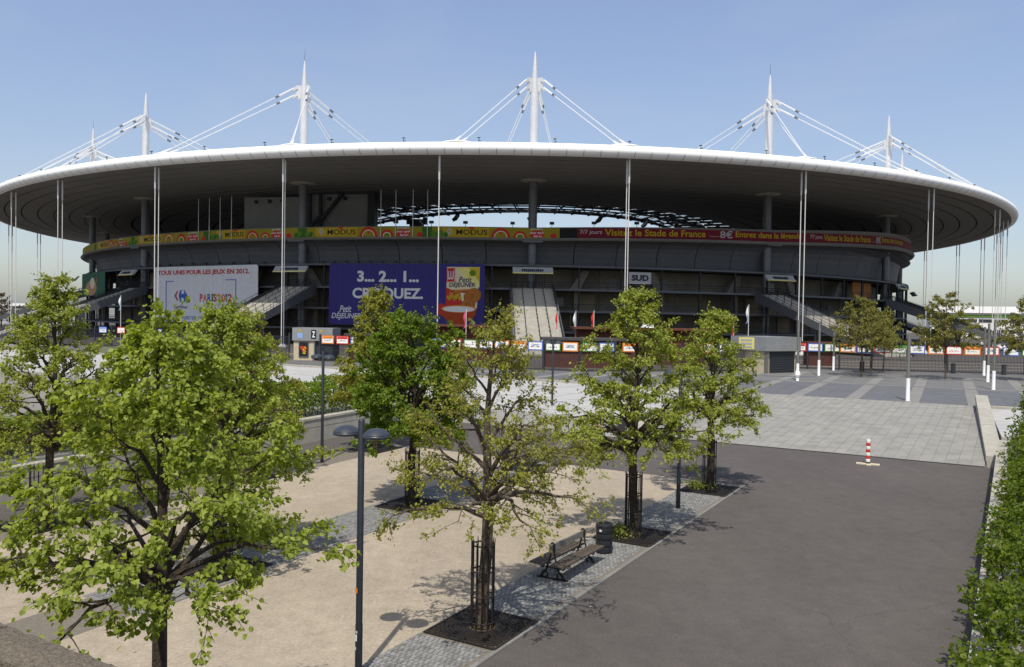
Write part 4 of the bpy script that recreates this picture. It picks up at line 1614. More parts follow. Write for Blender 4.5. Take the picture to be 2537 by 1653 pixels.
BOARDS = [('L', 'blue', -60.45, 124.22, -.436), ('L', 'red', -57.01, 122.61, -.436), ('L', 'blue', -55.1, 121.5, -.68), ('L', 'orange', -52.92, 119.75, -.68), ('L', 'blue', -48.91, 116.51, -.68),
          ('C', 'orange', -20.38, 93.24, -.394), ('C', 'red', -18.6, 92.5, -.394), ('C', 'blue', -16.9, 91.8, -.394), ('C', 'blue', -7.5, 87.9, -.394), ('C', 'red', -5.9, 87.24, -.394), ('C', 'green', -4.17, 86.51, -.394), ('C', 'blue', -2.55, 85.85, -.394), ('C', 'orange', -0.95, 85.18, -.394), ('C', 'orange', 0.76, 84.47, -.394), ('C', 'blue', 2.41, 83.78, -.394), ('C', 'green', 4.14, 83.06, -.394), ('C', 'orange', 5.8, 82.38, -.394),
          ('C', 'green', 7.6, 82.25, .274), ('C', 'blue', 9.3, 82.7, .274), ('C', 'orange', 11.71, 83.41, .274), ('C', 'orange', 19.91, 85.71, .274), ('C', 'blue', 21.95, 86.28, .274),
          ('R', 'red', 32.1, 93.9, -.252), ('R', 'blue', 33.8, 93.45, -.252), ('R', 'green', 35.5, 93.03, -.252), ('R', 'orange', 37.1, 92.62, -.252), ('R', 'blue', 38.75, 92.2, -.252), ('R', 'red', 40.5, 91.8, -.197), ('R', 'green', 42.23, 91.45, -.197), ('R', 'blue', 43.99, 91.1, -.197), ('R', 'orange', 45.86, 90.73, -.197), ('R', 'red', 47.6, 90.38, -.197), ('R', 'orange', 49.4, 90.02, -.197), ('R', 'red', 51.2, 89.66, -.197), ('R', 'blue', 53.08, 89.28, -.197), ('R', 'green', 54.9, 88.93, -.197)]
bframe = {}
for c, m in dict(blue='b_blue', red='b_red', green='b_green', orange='b_orange').items():
    bframe[c] = MB().box((0, 0, 0), (1.62, 0.06, 0.92)).mesh('board_frame', m)
bwhite = MB().box((0, -0.035, 0), (1.38, 0.02, 0.70)).mesh('board_face', 'paint_white')
cnt = {}
where = {'L': 'far left fence', 'C': 'middle fence', 'R': 'right plaza fence'}
Rb = random.Random(11)
for (kk, c, x, y, a) in BOARDS:
    cnt[(kk, c)] = cnt.get((kk, c), 0) + 1
    lab = '%s framed white board on the %s, %s such from the left' % (c, where[kk], words[cnt[(kk, c)] - 1])
    off = 0.13
    t = thing('fence_board', lab, 'sign', (x + math.sin(a) * off, y - math.cos(a) * off, 2.42), a, 'colour framed boards along the fence')
    inst('board_frame', bframe[c], t)
    inst('board_face', bwhite, t)
    # pictures on the boards: an arc skyline, a coloured corner or a scrawl of dark shapes
    r = Rb.randrange(3)
    if r == 0:
        arch_on(0, -0.35, 0.42, 0.50, 'b_lightblue', t, 0.05, a0=0.5, a1=2.6, name='picture')
        poly_on([(-0.5, 0.12), (0.5, 0.12), (0.45, 0.2), (-0.45, 0.2)], 'b_grey', t, 'picture', 0.05)
    elif r == 1:
        poly_on([(-0.66, 0.1), (0.66, 0.1), (0.66, 0.34), (-0.66, 0.34)], {'blue': 'b_lightblue', 'red': 'b_red', 'green': 'b_leaf', 'orange': 'b_orange'}[c], t, 'picture', 0.05)
    m1 = MB()
    xx = -0.48
    while xx < 0.42:
        w = Rb.uniform(0.04, 0.12)
        h = Rb.uniform(0.05, 0.17)
        z0 = -0.12 + Rb.uniform(-0.06, 0.05)
        m1.add([(xx, -0.052, z0), (xx + w, -0.052, z0 + 0.02), (xx + w * 0.9, -0.052, z0 + h), (xx + 0.01, -0.052, z0 + h * 0.8)], [(0, 1, 2, 3)])
        xx += w + Rb.uniform(0.01, 0.05)
    m1.build('picture', Rb.choice(['b_ink', 'b_red', 'b_ink', 'b_dkgreen']), t)

# left ticket booth
t = thing('ticket_booth', 'grey and beige ticket booth with a film poster, left of the middle fence', 'booth', (-22.6, 94.6, 0), -0.12)
MB().box((-0.9, 1.3, 1.12), (2.4, 2.5, 2.25)).build('wall', 'booth_wall', t)
MB().box((0.15, 1.25, 2.95), (4.7, 2.8, 1.45)).build('fascia', 'booth_grey', t)
MB().box((1.35, 1.35, 1.1), (2.1, 2.3, 2.2)).build('window', 'shutter', t)
MB().box((1.35, -0.05, 0.55), (2.5, 0.5, 0.16)).build('counter', 'steel_grey', t)
MB().box((0.38, 0.05, 1.1), (0.14, 0.2, 2.2)).build('jamb', 'steel_grey', t)
c = MB().box((-0.9, 0.0, 1.25), (1.15, 0.12, 1.75)).build('poster_case', 'steel_grey', t)
poly_on([(-1.40, 0.45), (-0.40, 0.45), (-0.40, 2.05), (-1.40, 2.05)], 'b_black', c, 'poster', 0.07)
for q in range(9):
    a = Rb.uniform(0, 6.28)
    poly_on(oval(-0.9 + Rb.uniform(-0.28, 0.28), 1.2 + Rb.uniform(-0.45, 0.45), 0.12, 0.2, 9, rot=a), ['b_red', 'b_orange', 'b_bowl', 'b_gold'][q % 4], c, 'poster', 0.08 + q * 0.003)
poly_on([(0.0, 2.45), (0.6, 2.45), (0.6, 3.45), (0.0, 3.45)], 'b_black', t, 'number_plate', 0.17)
text_on('Z', 0.12, 0.48, 2.6, 3.3, 'b_white', t, 0.18, 0.04)
poly_on(oval(-1.3, 3.35, 0.16, 0.12), 'b_gold', t, 'badge', 0.17)
poly_on(oval(1.2, 3.35, 0.16, 0.12), 'b_gold', t, 'badge', 0.17)
poly_on([(-1.6, 2.5), (-1.0, 2.5), (-1.0, 3.1), (-1.6, 3.1)], 'b_lightblue', t, 'badge', 0.17)

# right ticket booth
t = thing('ticket_booth', 'beige ticket booth with dark shutter at the left end of the right fence', 'booth', (27.3, 85.6, 0), 0.5)
MB().box((0, 2.0, 1.12), (4.2, 4.4, 2.25)).build('wall', 'booth_wall', t)
MB().box((0, 1.9, 2.95), (4.9, 5.0, 1.42)).build('fascia', 'booth_grey', t)
sh = MB()
sh.box((0.15, -0.25, 1.1), (3.4, 0.12, 2.1))
for q in range(9):
    sh.box((0.15, -0.33, 0.2 + q * 0.24), (3.4, 0.05, 0.05))
sh.build('shutter', 'shutter', t)
MB().box((-2.05, -0.3, 1.1), (0.3, 0.3, 2.2)).build('jamb', 'pole_steel', t)
m1 = MB()
m1.add([(-2.47, 3.2, 2.35), (-2.47, 1.0, 2.35), (-2.47, 1.0, 3.55), (-2.47, 3.2, 3.55)], [(0, 1, 2, 3)])
pl = m1.build('notice_plate', 'b_paleyellow', t)
m1 = MB()
for q in range(3):
    m1.add([(-2.49, 2.9, 2.5 + q * 0.35), (-2.49, 1.3, 2.5 + q * 0.35), (-2.49, 1.3, 2.68 + q * 0.35), (-2.49, 2.9, 2.68 + q * 0.35)], [(0, 1, 2, 3)])
m1.build('notice_print', 'b_grey', pl)

# kiosks in rust brown
for (lab, x0, x1, y0, y1, h, roofm) in (('low rust brown kiosk with dark flat roof right behind the middle fence', 3.6, 12.6, 88.5, 92.5, 2.9, 'kiosk_roof'),
                                        ('wide rust brown kiosk further back on the right of the low one', 7.5, 23.0, 97.0, 101.0, 4.0, 'rust_brown'),
                                        ('rust brown kiosk left of the middle staircase, behind the fence', -9.0, -1.2, 101.0, 104.5, 4.0, 'rust_brown'),
                                        ('small rust brown hut behind the right fence beside the booth', 35.8, 39.0, 101.0, 103.0, 2.6, 'rust_brown'),
                                        ('rust brown hut behind the fence right of the left booth', -19.0, -12.0, 98.0, 101.0, 2.8, 'kiosk_roof')):
    t = thing('kiosk', lab, 'kiosk', ((x0 + x1) / 2, y0, 0))
    w, d = x1 - x0, y1 - y0
    MB().box((0, d / 2, h / 2), (w, d, h)).build('wall', 'rust_brown', t)
    rf = MB().box((0, d / 2 - 0.3, h + 0.12), (w + 0.9, d + 1.2, 0.24)).build('roof', roofm, t)
    mb = MB()
    q = -w / 2 + 0.15
    while q < w / 2:
        mb.box((q, -0.03, h / 2), (0.06, 0.06, h - 0.05))
        q += 0.3
    mb.build('cladding', 'rust_brown', t, kind='stuff')
# white tent peak behind
t = thing('tent_peak', 'small white pointed tent top above the brown kiosk', 'tent', (16.8, 104, 0))
MB().lathe([(1.7, 3.0), (0.9, 4.2), (0.35, 5.0), (0.05, 5.7)], 8).build('canopy', 'paint_white', t)
MB().cyl((0, 0, 0), (0, 0, 3.2), 0.06, n=6).build('pole', 'rod_paint', t)

# small flags on poles
def flag(px, py, h, m, m2, lab):
    t = thing('flag', lab, 'flag', (px, py, 0), 0, None)
    MB().cyl((0, 0, 0), (0, 0, h), 0.05, 0.035, 6).build('pole', 'rod_paint', t)
    vs, fs = [], []
    for i in range(8):
        z = h - 0.1 - 2.0 * i / 7
        for j in range(3):
            x = -0.06 - (0.24 + 0.16 * math.sin(i * 0.9)) * j / 2 * (0.5 + i / 9)
            vs.append((x, 0.06 * math.sin(i * 1.3 + j), z - 0.25 * j / 2))
    for i in range(7):
        for j in range(2):
            fs.append((i * 3 + j, i * 3 + j + 1, i * 3 + j + 4, i * 3 + j + 3))
    MB().add(vs[:15], fs[:8]).build('cloth', m, t)
    MB().add(vs[12:], [tuple(i - 12 for i in q) for q in fs[8:]]).build('cloth', m2, t)


flag(-5.4, 98.5, 6.1, 'b_pink', 'b_pink', 'limp pink flag before the dark blue banner')
flag(5.4, 99.0, 6.1, 'b_red', 'b_pink', 'limp red flag just right of the middle staircase')
flag(7.5, 99.0, 6.1, 'b_white', 'b_grey', 'limp white flag second right of the middle staircase')
flag(9.6, 98.6, 6.2, 'b_red', 'b_red', 'limp red flag third right of the middle staircase')
flag(26.4, 100, 5.7, 'b_red', 'b_red', 'limp red flag low behind the right-hand trees')
flag(28.1, 99.8, 7.2, 'b_white', 'b_lightblue', 'tall white and blue flag above the right ticket booth')
flag(-58.6, 125.6, 7.6, 'b_white', 'b_lightblue', 'tall white and blue flag far left before the stairs')

# slim plaza poles with white lower sleeves
for i, (x, y, h, lab) in enumerate(((26.8, 56.6, 4.45, 'nearest slim steel pole with white foot, alone at the top of the ramp'),
                                    (38.9, 67.6, 5.45, 'slim steel pole with white foot, rightmost and nearest of the right trio'),
                                    (43.6, 76.7, 5.35, 'slim steel pole with white foot, middle of the right trio'),
                                    (48.7, 86.4, 5.0, 'slim steel pole with white foot, leftmost and farthest of the right trio'),
                                    (25.4, 74.4, 5.4, 'slim steel pole with wrapped white foot right of the ticket booth'),
                                    (30.1, 82.1, 5.3, 'slim steel pole with white foot, second right of the ticket booth'),
                                    (35.1, 91.4, 5.0, 'slim steel pole with white foot close to the fence, third from the booth'))):
    t = thing('slim_pole', lab, 'pole', (x, y, 0), 0, 'slim poles with white feet on the plaza')
    MB().cyl((0, 0, 1.45), (0, 0, h), 0.105, 0.105, 10).build('shaft', 'pole_steel', t, smooth=True)
    MB().lathe([(0.15, 0.0), (0.13, 0.05), (0.13, 1.5), (0.11, 1.52)], 12).build('sleeve', 'pole_white', t, smooth=True)
    if 'wrapped' in lab:
        MB().lathe([(0.19, 0.35), (0.25, 0.5), (0.22, 0.75), (0.16, 0.85)], 10).build('wrapping', 'paint_white', t)

# hung litter bins and notices seen behind the right fence
for (x, y, lab) in ((38.0, 90.9, 'dark slim bin against the right fence, left one'), (47.0, 89.2, 'dark slim bin against the right fence, middle one'), (51.8, 88.2, 'dark slim bin against the right fence, right one')):
    t = thing('litter_bin', lab, 'bin', (x, y, 0), -0.2, 'slim bins along the right fence')
    MB().lathe([(0.2, 0), (0.24, 0.05), (0.24, 0.95), (0.2, 1.0)], 10).build('body', 'shutter', t)
    MB().lathe([(0.26, 0.95), (0.26, 1.02), (0.12, 1.1)], 10).build('lid', 'steel_dark', t)

# ---------------------------------------------------------------- street furniture in the sunken court
def street_lamp(u, v, lab):
    t = thing('street_lamp', lab, 'street lamp', ground(u, v), -AV, 'twin disc lamps in the court')
    MB().lathe([(0.072, -0.05), (0.072, 1.0), (0.066, 1.02), (0.063, 4.9), (0.05, 4.92)], 14).build('pole', 'lamp_paint', t, smooth=True)
    for s in (-1, 1):
        a = MB()
        a.tube([(s * 0.05, 0, 4.60), (s * 0.12, 0, 4.62), (s * 0.2, 0, 4.66)], 0.028, 8)
        a.box((s * 0.11, 0, 4.60), (0.06, 0.09, 0.08))
        arm = a.build('arm', 'lamp_paint', t)
        h = MB()
        h.lathe([(0.02, 4.600), (0.24, 4.600), (0.262, 4.615), (0.268, 4.635), (0.262, 4.655), (0.25, 4.665), (0.255, 4.675), (0.20, 4.735), (0.12, 4.775), (0.04, 4.79)], 28, (s * 0.37, 0, 0))
        head = h.build('lamp_head', 'lamp_dome', t, smooth=True)
        g = MB()
        g.lathe([(0.20, 4.592), (0.21, 4.598), (0.05, 4.599)], 20, (s * 0.37, 0, 0))
        g.build('diffuser', 'pole_white', head)
    return t


t = street_lamp(12.19, -10.63, 'nearest black twin disc lamp beside the near tree guard')
for (z, w, h, m) in ((1.62, 0.10, 0.10, 'b_orange'), (0.85, 0.12, 0.05, 'b_grey'), (0.70, 0.10, 0.13, 'b_white'), (0.53, 0.05, 0.06, 'b_white')):
    st = MB()
    n = 5
    vs, fs = [], []
    for i in range(n + 1):
        a = -math.pi / 2 - 0.35 + (w / 0.074) * (i / n - 0.5) * 0.8
        vs += [(0.0745 * math.cos(a), 0.0745 * math.sin(a), z), (0.0745 * math.cos(a), 0.0745 * math.sin(a), z + h)]
    for i in range(n):
        fs.append((2 * i, 2 * i + 2, 2 * i + 3, 2 * i + 1))
    st.add(vs, fs).build('sticker', m, t)
street_lamp(27.46, -26.21, 'black twin disc lamp by the left wall, farthest from the bench')
t = street_lamp(27.9, -9.92, 'black twin disc lamp between the two right-hand tree guards')
street_lamp(44.8, -24.0, 'black lamp pole on the white terrace behind the trees')

# bench: two seats back to back round one backrest
t = thing('park_bench', 'dark double-sided park bench with cast iron legs beside the tree guard', 'bench', ground(19.9, -10.1), -AV)
for s in (-1, 1):
    for j in range(3):
        x = s * (0.17 + 0.135 * j)
        MB().box((x, 0.0, 0.445 + 0.006 * j), (0.122, 2.45, 0.04), top=0.985).build('seat_plank', 'bench_wood', t)
for dz in (0,):
    MB().box((0.0, 0.0, 0.82), (0.05, 2.05, 0.17)).build('backrest', 'bench_back', t)
for y in (-0.88, 0.88):
    m1 = MB()
    for s in (-1, 1):
        m1.tube([(s * 0.36, y, 0.02), (s * 0.30, y, 0.10), (s * 0.20, y, 0.20), (s * 0.13, y, 0.32), (s * 0.16, y, 0.41)], [0.032, 0.03, 0.028, 0.028, 0.03], 8)
        m1.torus((s * 0.22, y, 0.11), 0.085, 0.02, 14, 6, 'y')
        m1.torus((s * 0.30, y, 0.34), 0.055, 0.018, 12, 6, 'y')
        m1.bar((s * 0.05, y, 0.42), (s * 0.50, y, 0.415), 0.05, 0.035)
    m1.bar((-0.45, y, 0.018), (0.45, y, 0.018), 0.06, 0.036)
    m1.bar((-0.2, y, 0.3), (0.2, y, 0.3), 0.04, 0.03)
    leg = m1.build('leg', 'cast_iron', t, smooth=True)
    m1 = MB()
    for s in (-1, 1):
        m1.tube([(s * 0.11, y, 0.42), (s * 0.06, y, 0.6), (s * 0.035, y, 0.78)], 0.022, 6)
        m1.bar((s * 0.04, y, 0.72), (s * 0.04, y, 0.92), 0.03, 0.07)
    m1.torus((0, y, 0.9), 0.045, 0.02, 10, 6, 'y', 0, math.pi)
    m1.build('backrest_bracket', 'cast_iron', t, smooth=True)
    for s in (-1, 1):
        MB().cyl((s * 0.30, y - 0.03, 0.34), (s * 0.30, y + 0.03, 0.34), 0.03, 0.03, 8).build('bolt', 'b_cream', t)

# barrel bin
t = thing('litter_bin', 'black ribbed barrel litter bin at the end of the bench', 'bin', ground(21.85, -9.95), -AV)
prof = [(0.215, 0.0), (0.225, 0.02)]
for k in range(4):
    z0 = 0.03 + k * 0.185
    prof += [(0.235, z0 + 0.005), (0.242, z0 + 0.06), (0.242, z0 + 0.13), (0.235, z0 + 0.172), (0.222, z0 + 0.178)]
MB().lathe(prof + [(0.225, 0.775)], 28).build('body', 'bin_paint', t, smooth=True)
MB().lathe([(0.24, 0.775), (0.245, 0.80), (0.225, 0.845), (0.17, 0.87), (0.16, 0.872), (0.155, 0.80), (0.02, 0.79)], 28).build('lid', 'bin_paint', t, smooth=True)
MB().box((0, 0, 0.015), (0.34, 0.34, 0.03)).build('base', 'cast_iron', t)
MB().add([(-0.035, -0.247, 0.66), (0.03, -0.248, 0.66), (0.045, -0.247, 0.71), (0.01, -0.2485, 0.70), (-0.005, -0.2485, 0.735), (-0.04, -0.247, 0.70)], [(0, 1, 2, 3, 4, 5)]).build('sticker', 'b_white', t)

# red and white bollards on crossed base planks
for (u, v, lab) in ((39.89, -5.49, 'red and white banded bollard on a pale cross base in the open asphalt'), (38.26, -17.85, 'red and white banded bollard mostly hidden behind the tree crown')):
    t = thing('bollard', lab, 'bollard', ground(u, v), -AV + 0.1, 'portable banded bollards')
    cols = ['paint_white', 'paint_red', 'paint_white', 'paint_red', 'paint_white', 'paint_red', 'paint_white']
    MB().lathe([(0.1, 0.05), (0.1, 0.12), (0.085, 0.125)], 14).build('foot', 'cast_iron', t)
    for q, m in enumerate(cols):
        z0 = 0.12 + q * 0.142
        MB().lathe([(0.088, z0), (0.09, z0 + 0.004), (0.09, z0 + 0.138), (0.088, z0 + 0.142)], 14).build('band', m, t, smooth=True)
    MB().lathe([(0.085, 1.11), (0.07, 1.14), (0.02, 1.155)], 14).build('cap', 'b_grey', t, smooth=True)
    MB().box((0, 0, 0.03), (0.95, 0.22, 0.055)).build('base_plank', 'base_block', t)
    MB().box((0, 0, 0.028), (0.2, 0.62, 0.05), 0.15).build('base_plank', 'base_block', t)

# ---------------------------------------------------------------- tree grates and guards
def grate_mesh():
    m = MB()
    H = 0.87
    for r in (0.33, 0.42, 0.51, 0.60, 0.69, 0.78, 0.87, 0.96, 1.05, 1.14):
        segs = 48
        for i in range(segs):
            a0, a1 = TAU * i / segs, TAU * (i + 1) / segs
            p0, p1 = (r * math.cos(a0), r * math.sin(a0)), (r * math.cos(a1), r * math.sin(a1))
            if max(abs(p0[0]), abs(p0[1]), abs(p1[0]), abs(p1[1])) < H:
                m.bar((*p0, 0.0), (*p1, 0.0), 0.022, 0.03)
    for i in range(72):
        a = TAU * i / 72
        c, s = math.cos(a), math.sin(a)
        rmax = H / max(abs(c), abs(s))
        m.bar((0.30 * c, 0.30 * s, 0.0), (rmax * c, rmax * s, 0.0), 0.018, 0.026)
    return m.mesh('slats', 'cast_iron')


slat_me = grate_mesh()
fm = MB()
for s in (-1, 1):
    fm.box((s * 0.895, 0, 0.0), (0.05, 1.84, 0.036))
    fm.box((0, s * 0.895, 0.0), (1.74, 0.05, 0.036))
fm.box((0.0, 0.59, 0.001), (0.04, 0.56, 0.034))
fm.box((0.0, -0.59, 0.001), (0.04, 0.56, 0.034))
frame_me = fm.mesh('grate_frame', 'cast_iron')
pit_me = MB().box((0, 0, -0.02), (1.74, 1.74, 0.02)).mesh('pit_soil', 'soil')
GUARD_H = 1.95
bar_me = MB().tube([(0.25, 0, 0.0), (0.25, 0, GUARD_H - 0.12), (0.265, 0, GUARD_H)], [0.0155, 0.0155, 0.008], 6).mesh('guard_bar', 'cast_iron')
ring_me = MB().torus((0, 0, 0), 0.252, 0.018, 24, 6).mesh('guard_ring', 'cast_iron')
gl = {(7.3, -9.92): 'nearest tree, left', (15.43, -9.92): 'sparse yellow tree near the bench', (23.9, -9.92): 'tree beside the barrel bin', (31.3, -9.92): 'last right-hand tree near the ramp',
      (15.2, -18.05): 'bushy tree behind the nearest one', (23.4, -18.05): 'dark green tree', (31.2, -18.05): None, (15.0, -26.4): 'tall tree at the left edge', (23.5, -26.4): 'pale tree by the left wall', (31.3, -26.4): 'yellowish tree behind the dark green one'}
slope = math.atan(0.0237)
for (u, v) in GRATES:
    lab = gl[(u, v)]
    t = thing('tree_grate', ('square cast iron grate under the %s' % lab) if lab else 'square cast iron grate without a tree in the middle of the court', 'tree grate', ground(u, v, 0.030), -AV, 'square tree grates')
    t.rotation_euler = (slope, 0, -AV)
    inst('grate_frame', frame_me, t)
    s = inst('slats', slat_me, t)
    s['kind'] = 'stuff'
    inst('pit_soil', pit_me, t)
    if lab is None:
        continue
    t = thing('tree_guard', 'tall round iron bar guard round the %s' % lab, 'tree guard', ground(u, v, 0.03), -AV, 'iron tree guards')
    for q in range(12):
        b = inst('guard_bar', bar_me, t, None, TAU * q / 12)
    for z in (0.12, 0.70, 1.25, 1.82):
        inst('guard_ring', ring_me, t, (0, 0, z))
# ---------------------------------------------------------------- trees and hedges
def leaves_mesh(name, P, T, Nn, S, m):
    """six-sided folded leaf blades at points P, tips along T, normals Nn, sizes S"""
    n = len(P)
    W = np.cross(T, Nn)
    S = S[:, None]
    V = np.empty((n, 6, 3))
    V[:, 0] = P
    fold = np.random.default_rng(n + 1).uniform(0.02, 0.34, (n, 1))
    V[:, 1] = P + (T * 0.18 + W * 0.46 + Nn * fold) * S
    V[:, 2] = P + (T * 0.70 + W * 0.38 + Nn * fold * 0.8) * S
    curl = np.random.default_rng(n).uniform(-0.45, 0.15, (n, 1))
    V[:, 3] = P + (T * 1.05 + Nn * curl) * S
    V[:, 4] = P + (T * 0.66 - W * 0.40 + Nn * fold * 0.8) * S
    V[:, 5] = P + (T * 0.22 - W * 0.44 + Nn * fold) * S
    me = bpy.data.meshes.new(name)
    me.vertices.add(n * 6)
    me.vertices.foreach_set('co', V.reshape(-1).astype(np.float32))
    idx = np.arange(n)[:, None] * 6 + np.array([[0, 1, 2, 3, 0, 3, 4, 5]])
    me.loops.add(n * 8)
    me.loops.foreach_set('vertex_index', idx.reshape(-1).astype(np.int32))
    me.polygons.add(n * 2)
    me.polygons.foreach_set('loop_start', (np.arange(n * 2) * 4).astype(np.int32))
    me.polygons.foreach_set('loop_total', np.full(n * 2, 4, np.int32))
    me.materials.append(MATS[m])
    me.update(calc_edges=True)
    me.validate()
    return me


def unit(a):
    return a / np.maximum(np.linalg.norm(a, axis=1, keepdims=True), 1e-9)


def orient(P, axis_xy, rng, out=0.6, down=0.45, rnd=0.8):
    n = len(P)
    d = P.copy()
    d[:, :2] -= axis_xy
    d[:, 2] = 0
    T = unit(unit(d) * out + rng.normal(size=(n, 3)) * rnd * 0.6 + np.array([0, 0, -down]))
    r = rng.normal(size=(n, 3)) * 0.55 + np.array([0, 0, 1.0]) + unit(d) * 0.25
    Nn = unit(r - T * (r * T).sum(1, keepdims=True))
    return T, Nn


def tree(name, label, base, H, R, hb, seed, leafm, nleaf, lsize, r0=0.12, nlimb=20, barkm='bark', lean=(0, 0), shape=None, nsub=9, twig=(0.22, 0.42), group=None, low=-0.3, fs=0.36):
    rd = random.Random(seed)
    rng = np.random.default_rng(seed)
    shape = shape or ([0, 0.12, 0.28, 0.45, 0.65, 0.85, 1.0], [0.92, 1.0, 0.97, 0.80, 0.54, 0.27, 0.05])
    t = thing(name, label, 'tree', base, 0, group)
    wood = MB()
    segs = []                    # leaf bearing pieces

    def tpos(z):
        s = z / H
        return Vector((lean[0] * s + 0.05 * math.sin(seed + z * 1.3) * min(1, z), lean[1] * s + 0.05 * math.cos(seed * 2 + z * 1.1) * min(1, z), z))

    def trad(z):
        s = z / H
        return max(0.008, r0 * (1 - s * 0.35) if z < hb else r0 * (1 - hb / H * 0.35) * (1 - (z - hb) / (H - hb)) ** 0.95)

    zs = [-0.05, 0.06, 0.2, 0.6, 1.1, 1.6] + [hb + (H * 0.97 - hb) * i / 9 for i in range(10)]
    zs = sorted(set(z for z in zs if z <= hb or z >= hb))
    zs = [z for z in zs if z < hb] + [hb + (H * 0.97 - hb) * i / 9 for i in range(10)]
    wood.tube([tpos(z) for z in zs], [trad(z) * (1.35 if z < 0.03 else 1.12 if z < 0.1 else 1 + 0.05 * math.sin(z * 5 + seed)) for z in zs], 10)

    def grow(p, d, L, n, curl, jit):
        pts = [p]
        d = d.normalized()
        for i in range(n):
            d = (d + Vector((rd.uniform(-jit, jit), rd.uniform(-jit, jit), rd.uniform(-jit, jit) + curl))).normalized()
            pts.append(pts[-1] + d * (L / n))
        return pts

    z_low = hb + low
    for i in range(nlimb):
        s = (i + rd.uniform(0.05, 0.95)) / nlimb
        s = s ** 1.12
        az = i * 2.39996 + rd.uniform(-0.4, 0.4) + seed
        zt_ = z_low + (H * 0.97 - z_low) * s
        rt = R * float(np.interp(s, *shape)) * rd.uniform(0.84, 1.10)
        el = math.radians(2 + 60 * s ** 0.8 + rd.uniform(-7, 7))
        h = zt_ - rt * math.tan(el)
        h = max(hb * rd.uniform(0.92, 1.12), min(h, H * 0.9))
        p0 = tpos(h)
        out = Vector((math.cos(az), math.sin(az), 0))
        tip = Vector((p0.x, p0.y, 0)) + out * rt + Vector((0, 0, zt_))
        up = max(0.25, (zt_ - h)) * 0.62 + rt * 0.22 * (1 - s)
        ctl = p0 + out * rt * rd.uniform(0.34, 0.48) + Vector((rd.uniform(-0.12, 0.12), rd.uniform(-0.12, 0.12), up))
        pts = []
        for q in range(9):
            f = q / 8
            pnt = p0 * (1 - f) ** 2 + ctl * 2 * f * (1 - f) + tip * f * f
            w = 0.05 * R * f
            pts.append(pnt + Vector((rd.uniform(-w, w), rd.uniform(-w, w), rd.uniform(-w, w))))
        L = sum((pts[q + 1] - pts[q]).length for q in range(8))
        rb_ = min(trad(h) * 0.60, 0.014 + 0.021 * L)
        wood.tube(pts, [max(0.006, rb_ * (1 - k / 8) ** 0.8) for k in range(9)], 6, caps=False)
        segs.append((pts[6], pts[8], 0.8))
        for j in range(nsub):
            f = fs + (1 - fs) * (j + rd.uniform(0, 0.8)) / nsub
            f = min(0.98, f)
            k = min(7, int(f * 8))
            p = pts[k].lerp(pts[k + 1], f * 8 - k)
            dl = (pts[k + 1] - pts[k]).normalized()
            side = dl.cross(Vector((0, 0, 1))).normalized() * (1 if j % 2 else -1)
            dd = dl * rd.uniform(0.4, 0.9) + side * rd.uniform(0.4, 1.1) + Vector((0, 0, rd.uniform(-0.4, 0.6)))
            l = max(0.28, min(1.1, L * rd.uniform(0.24, 0.40) * (1.15 - 0.65 * f)))
            q = grow(p, dd, l, 4, -0.05, 0.16)
            rr = max(0.006, rb_ * (1 - f) ** 0.8 * 0.6)
            wood.tube(q, [max(0.004, rr * (1 - 0.22 * a)) for a in range(5)], 4, caps=False)
            segs.append((q[1], q[4], 0.8))
            for w in range(3):
                a = rd.uniform(0.35, 1.0) * 4
                ka = min(3, int(a))
                p3 = q[ka].lerp(q[ka + 1], a - ka)
                d3 = (q[ka + 1] - q[ka]).normalized() + Vector((rd.uniform(-1, 1), rd.uniform(-1, 1), rd.uniform(-0.7, 0.6)))
                l3 = rd.uniform(*twig)
                q3 = grow(p3, d3, l3, 2, -0.08, 0.15)
                wood.tube(q3, [0.005, 0.004, 0.003], 3, caps=False)
                segs.append((q3[0], q3[2], 1.0))
    wood.build('trunk', barkm, t, smooth=True)
    A = np.array([s[0][:] for s in segs])
    B = np.array([s[1][:] for s in segs])
    Ls = np.linalg.norm(B - A, axis=1) * np.array([s[2] for s in segs])
    Ls *= 0.12 + rng.random(len(Ls)) ** 2.2 * 2.0     # some twigs lush, some almost bare
    idx = rng.choice(len(segs), nleaf, p=Ls / Ls.sum())
    f = rng.random(nleaf)[:, None] ** 0.7
    P = A[idx] * (1 - f) + B[idx] * f + rng.normal(size=(nleaf, 3)) * (0.03 + lsize * 0.22)
    T, Nn = orient(P, np.array([0.0, 0.0]), rng)
    S = lsize * (0.45 + 0.8 * rng.beta(2.5, 1.6, nleaf))
    inst('crown', leaves_mesh('crown', P, T, Nn, S, leafm), t, kind='stuff')
    return t


G_ = 'young linden trees in the court'
tree('linden_tree', 'nearest leafy tree at the lower left with bright fresh green leaves', ground(7.3, -9.85), 7.15, 2.5, 2.95, 21, 'leaf_fresh', 18500, 0.068, 0.115, 27, nsub=10, low=0.12, fs=0.44, shape=([0, 0.12, 0.28, 0.45, 0.65, 0.85, 1.0], [0.98, 1.0, 0.92, 0.70, 0.45, 0.22, 0.05]), group=G_, lean=(-0.12, 0.1))
tree('linden_tree', 'sparse yellowish tree in an iron guard beside the bench', ground(15.43, -9.92), 7.1, 2.45, 2.6, 5, 'leaf_yellow', 11500, 0.057, 0.145, 28, 'bark_grey', nsub=10, group=G_, lean=(0.15, 0))
tree('linden_tree', 'pointed light green tree in an iron guard behind the barrel bin', ground(23.9, -9.92), 7.75, 2.6, 2.5, 8, 'leaf_lime', 20500, 0.072, 0.14, 34, nsub=10, group=G_)
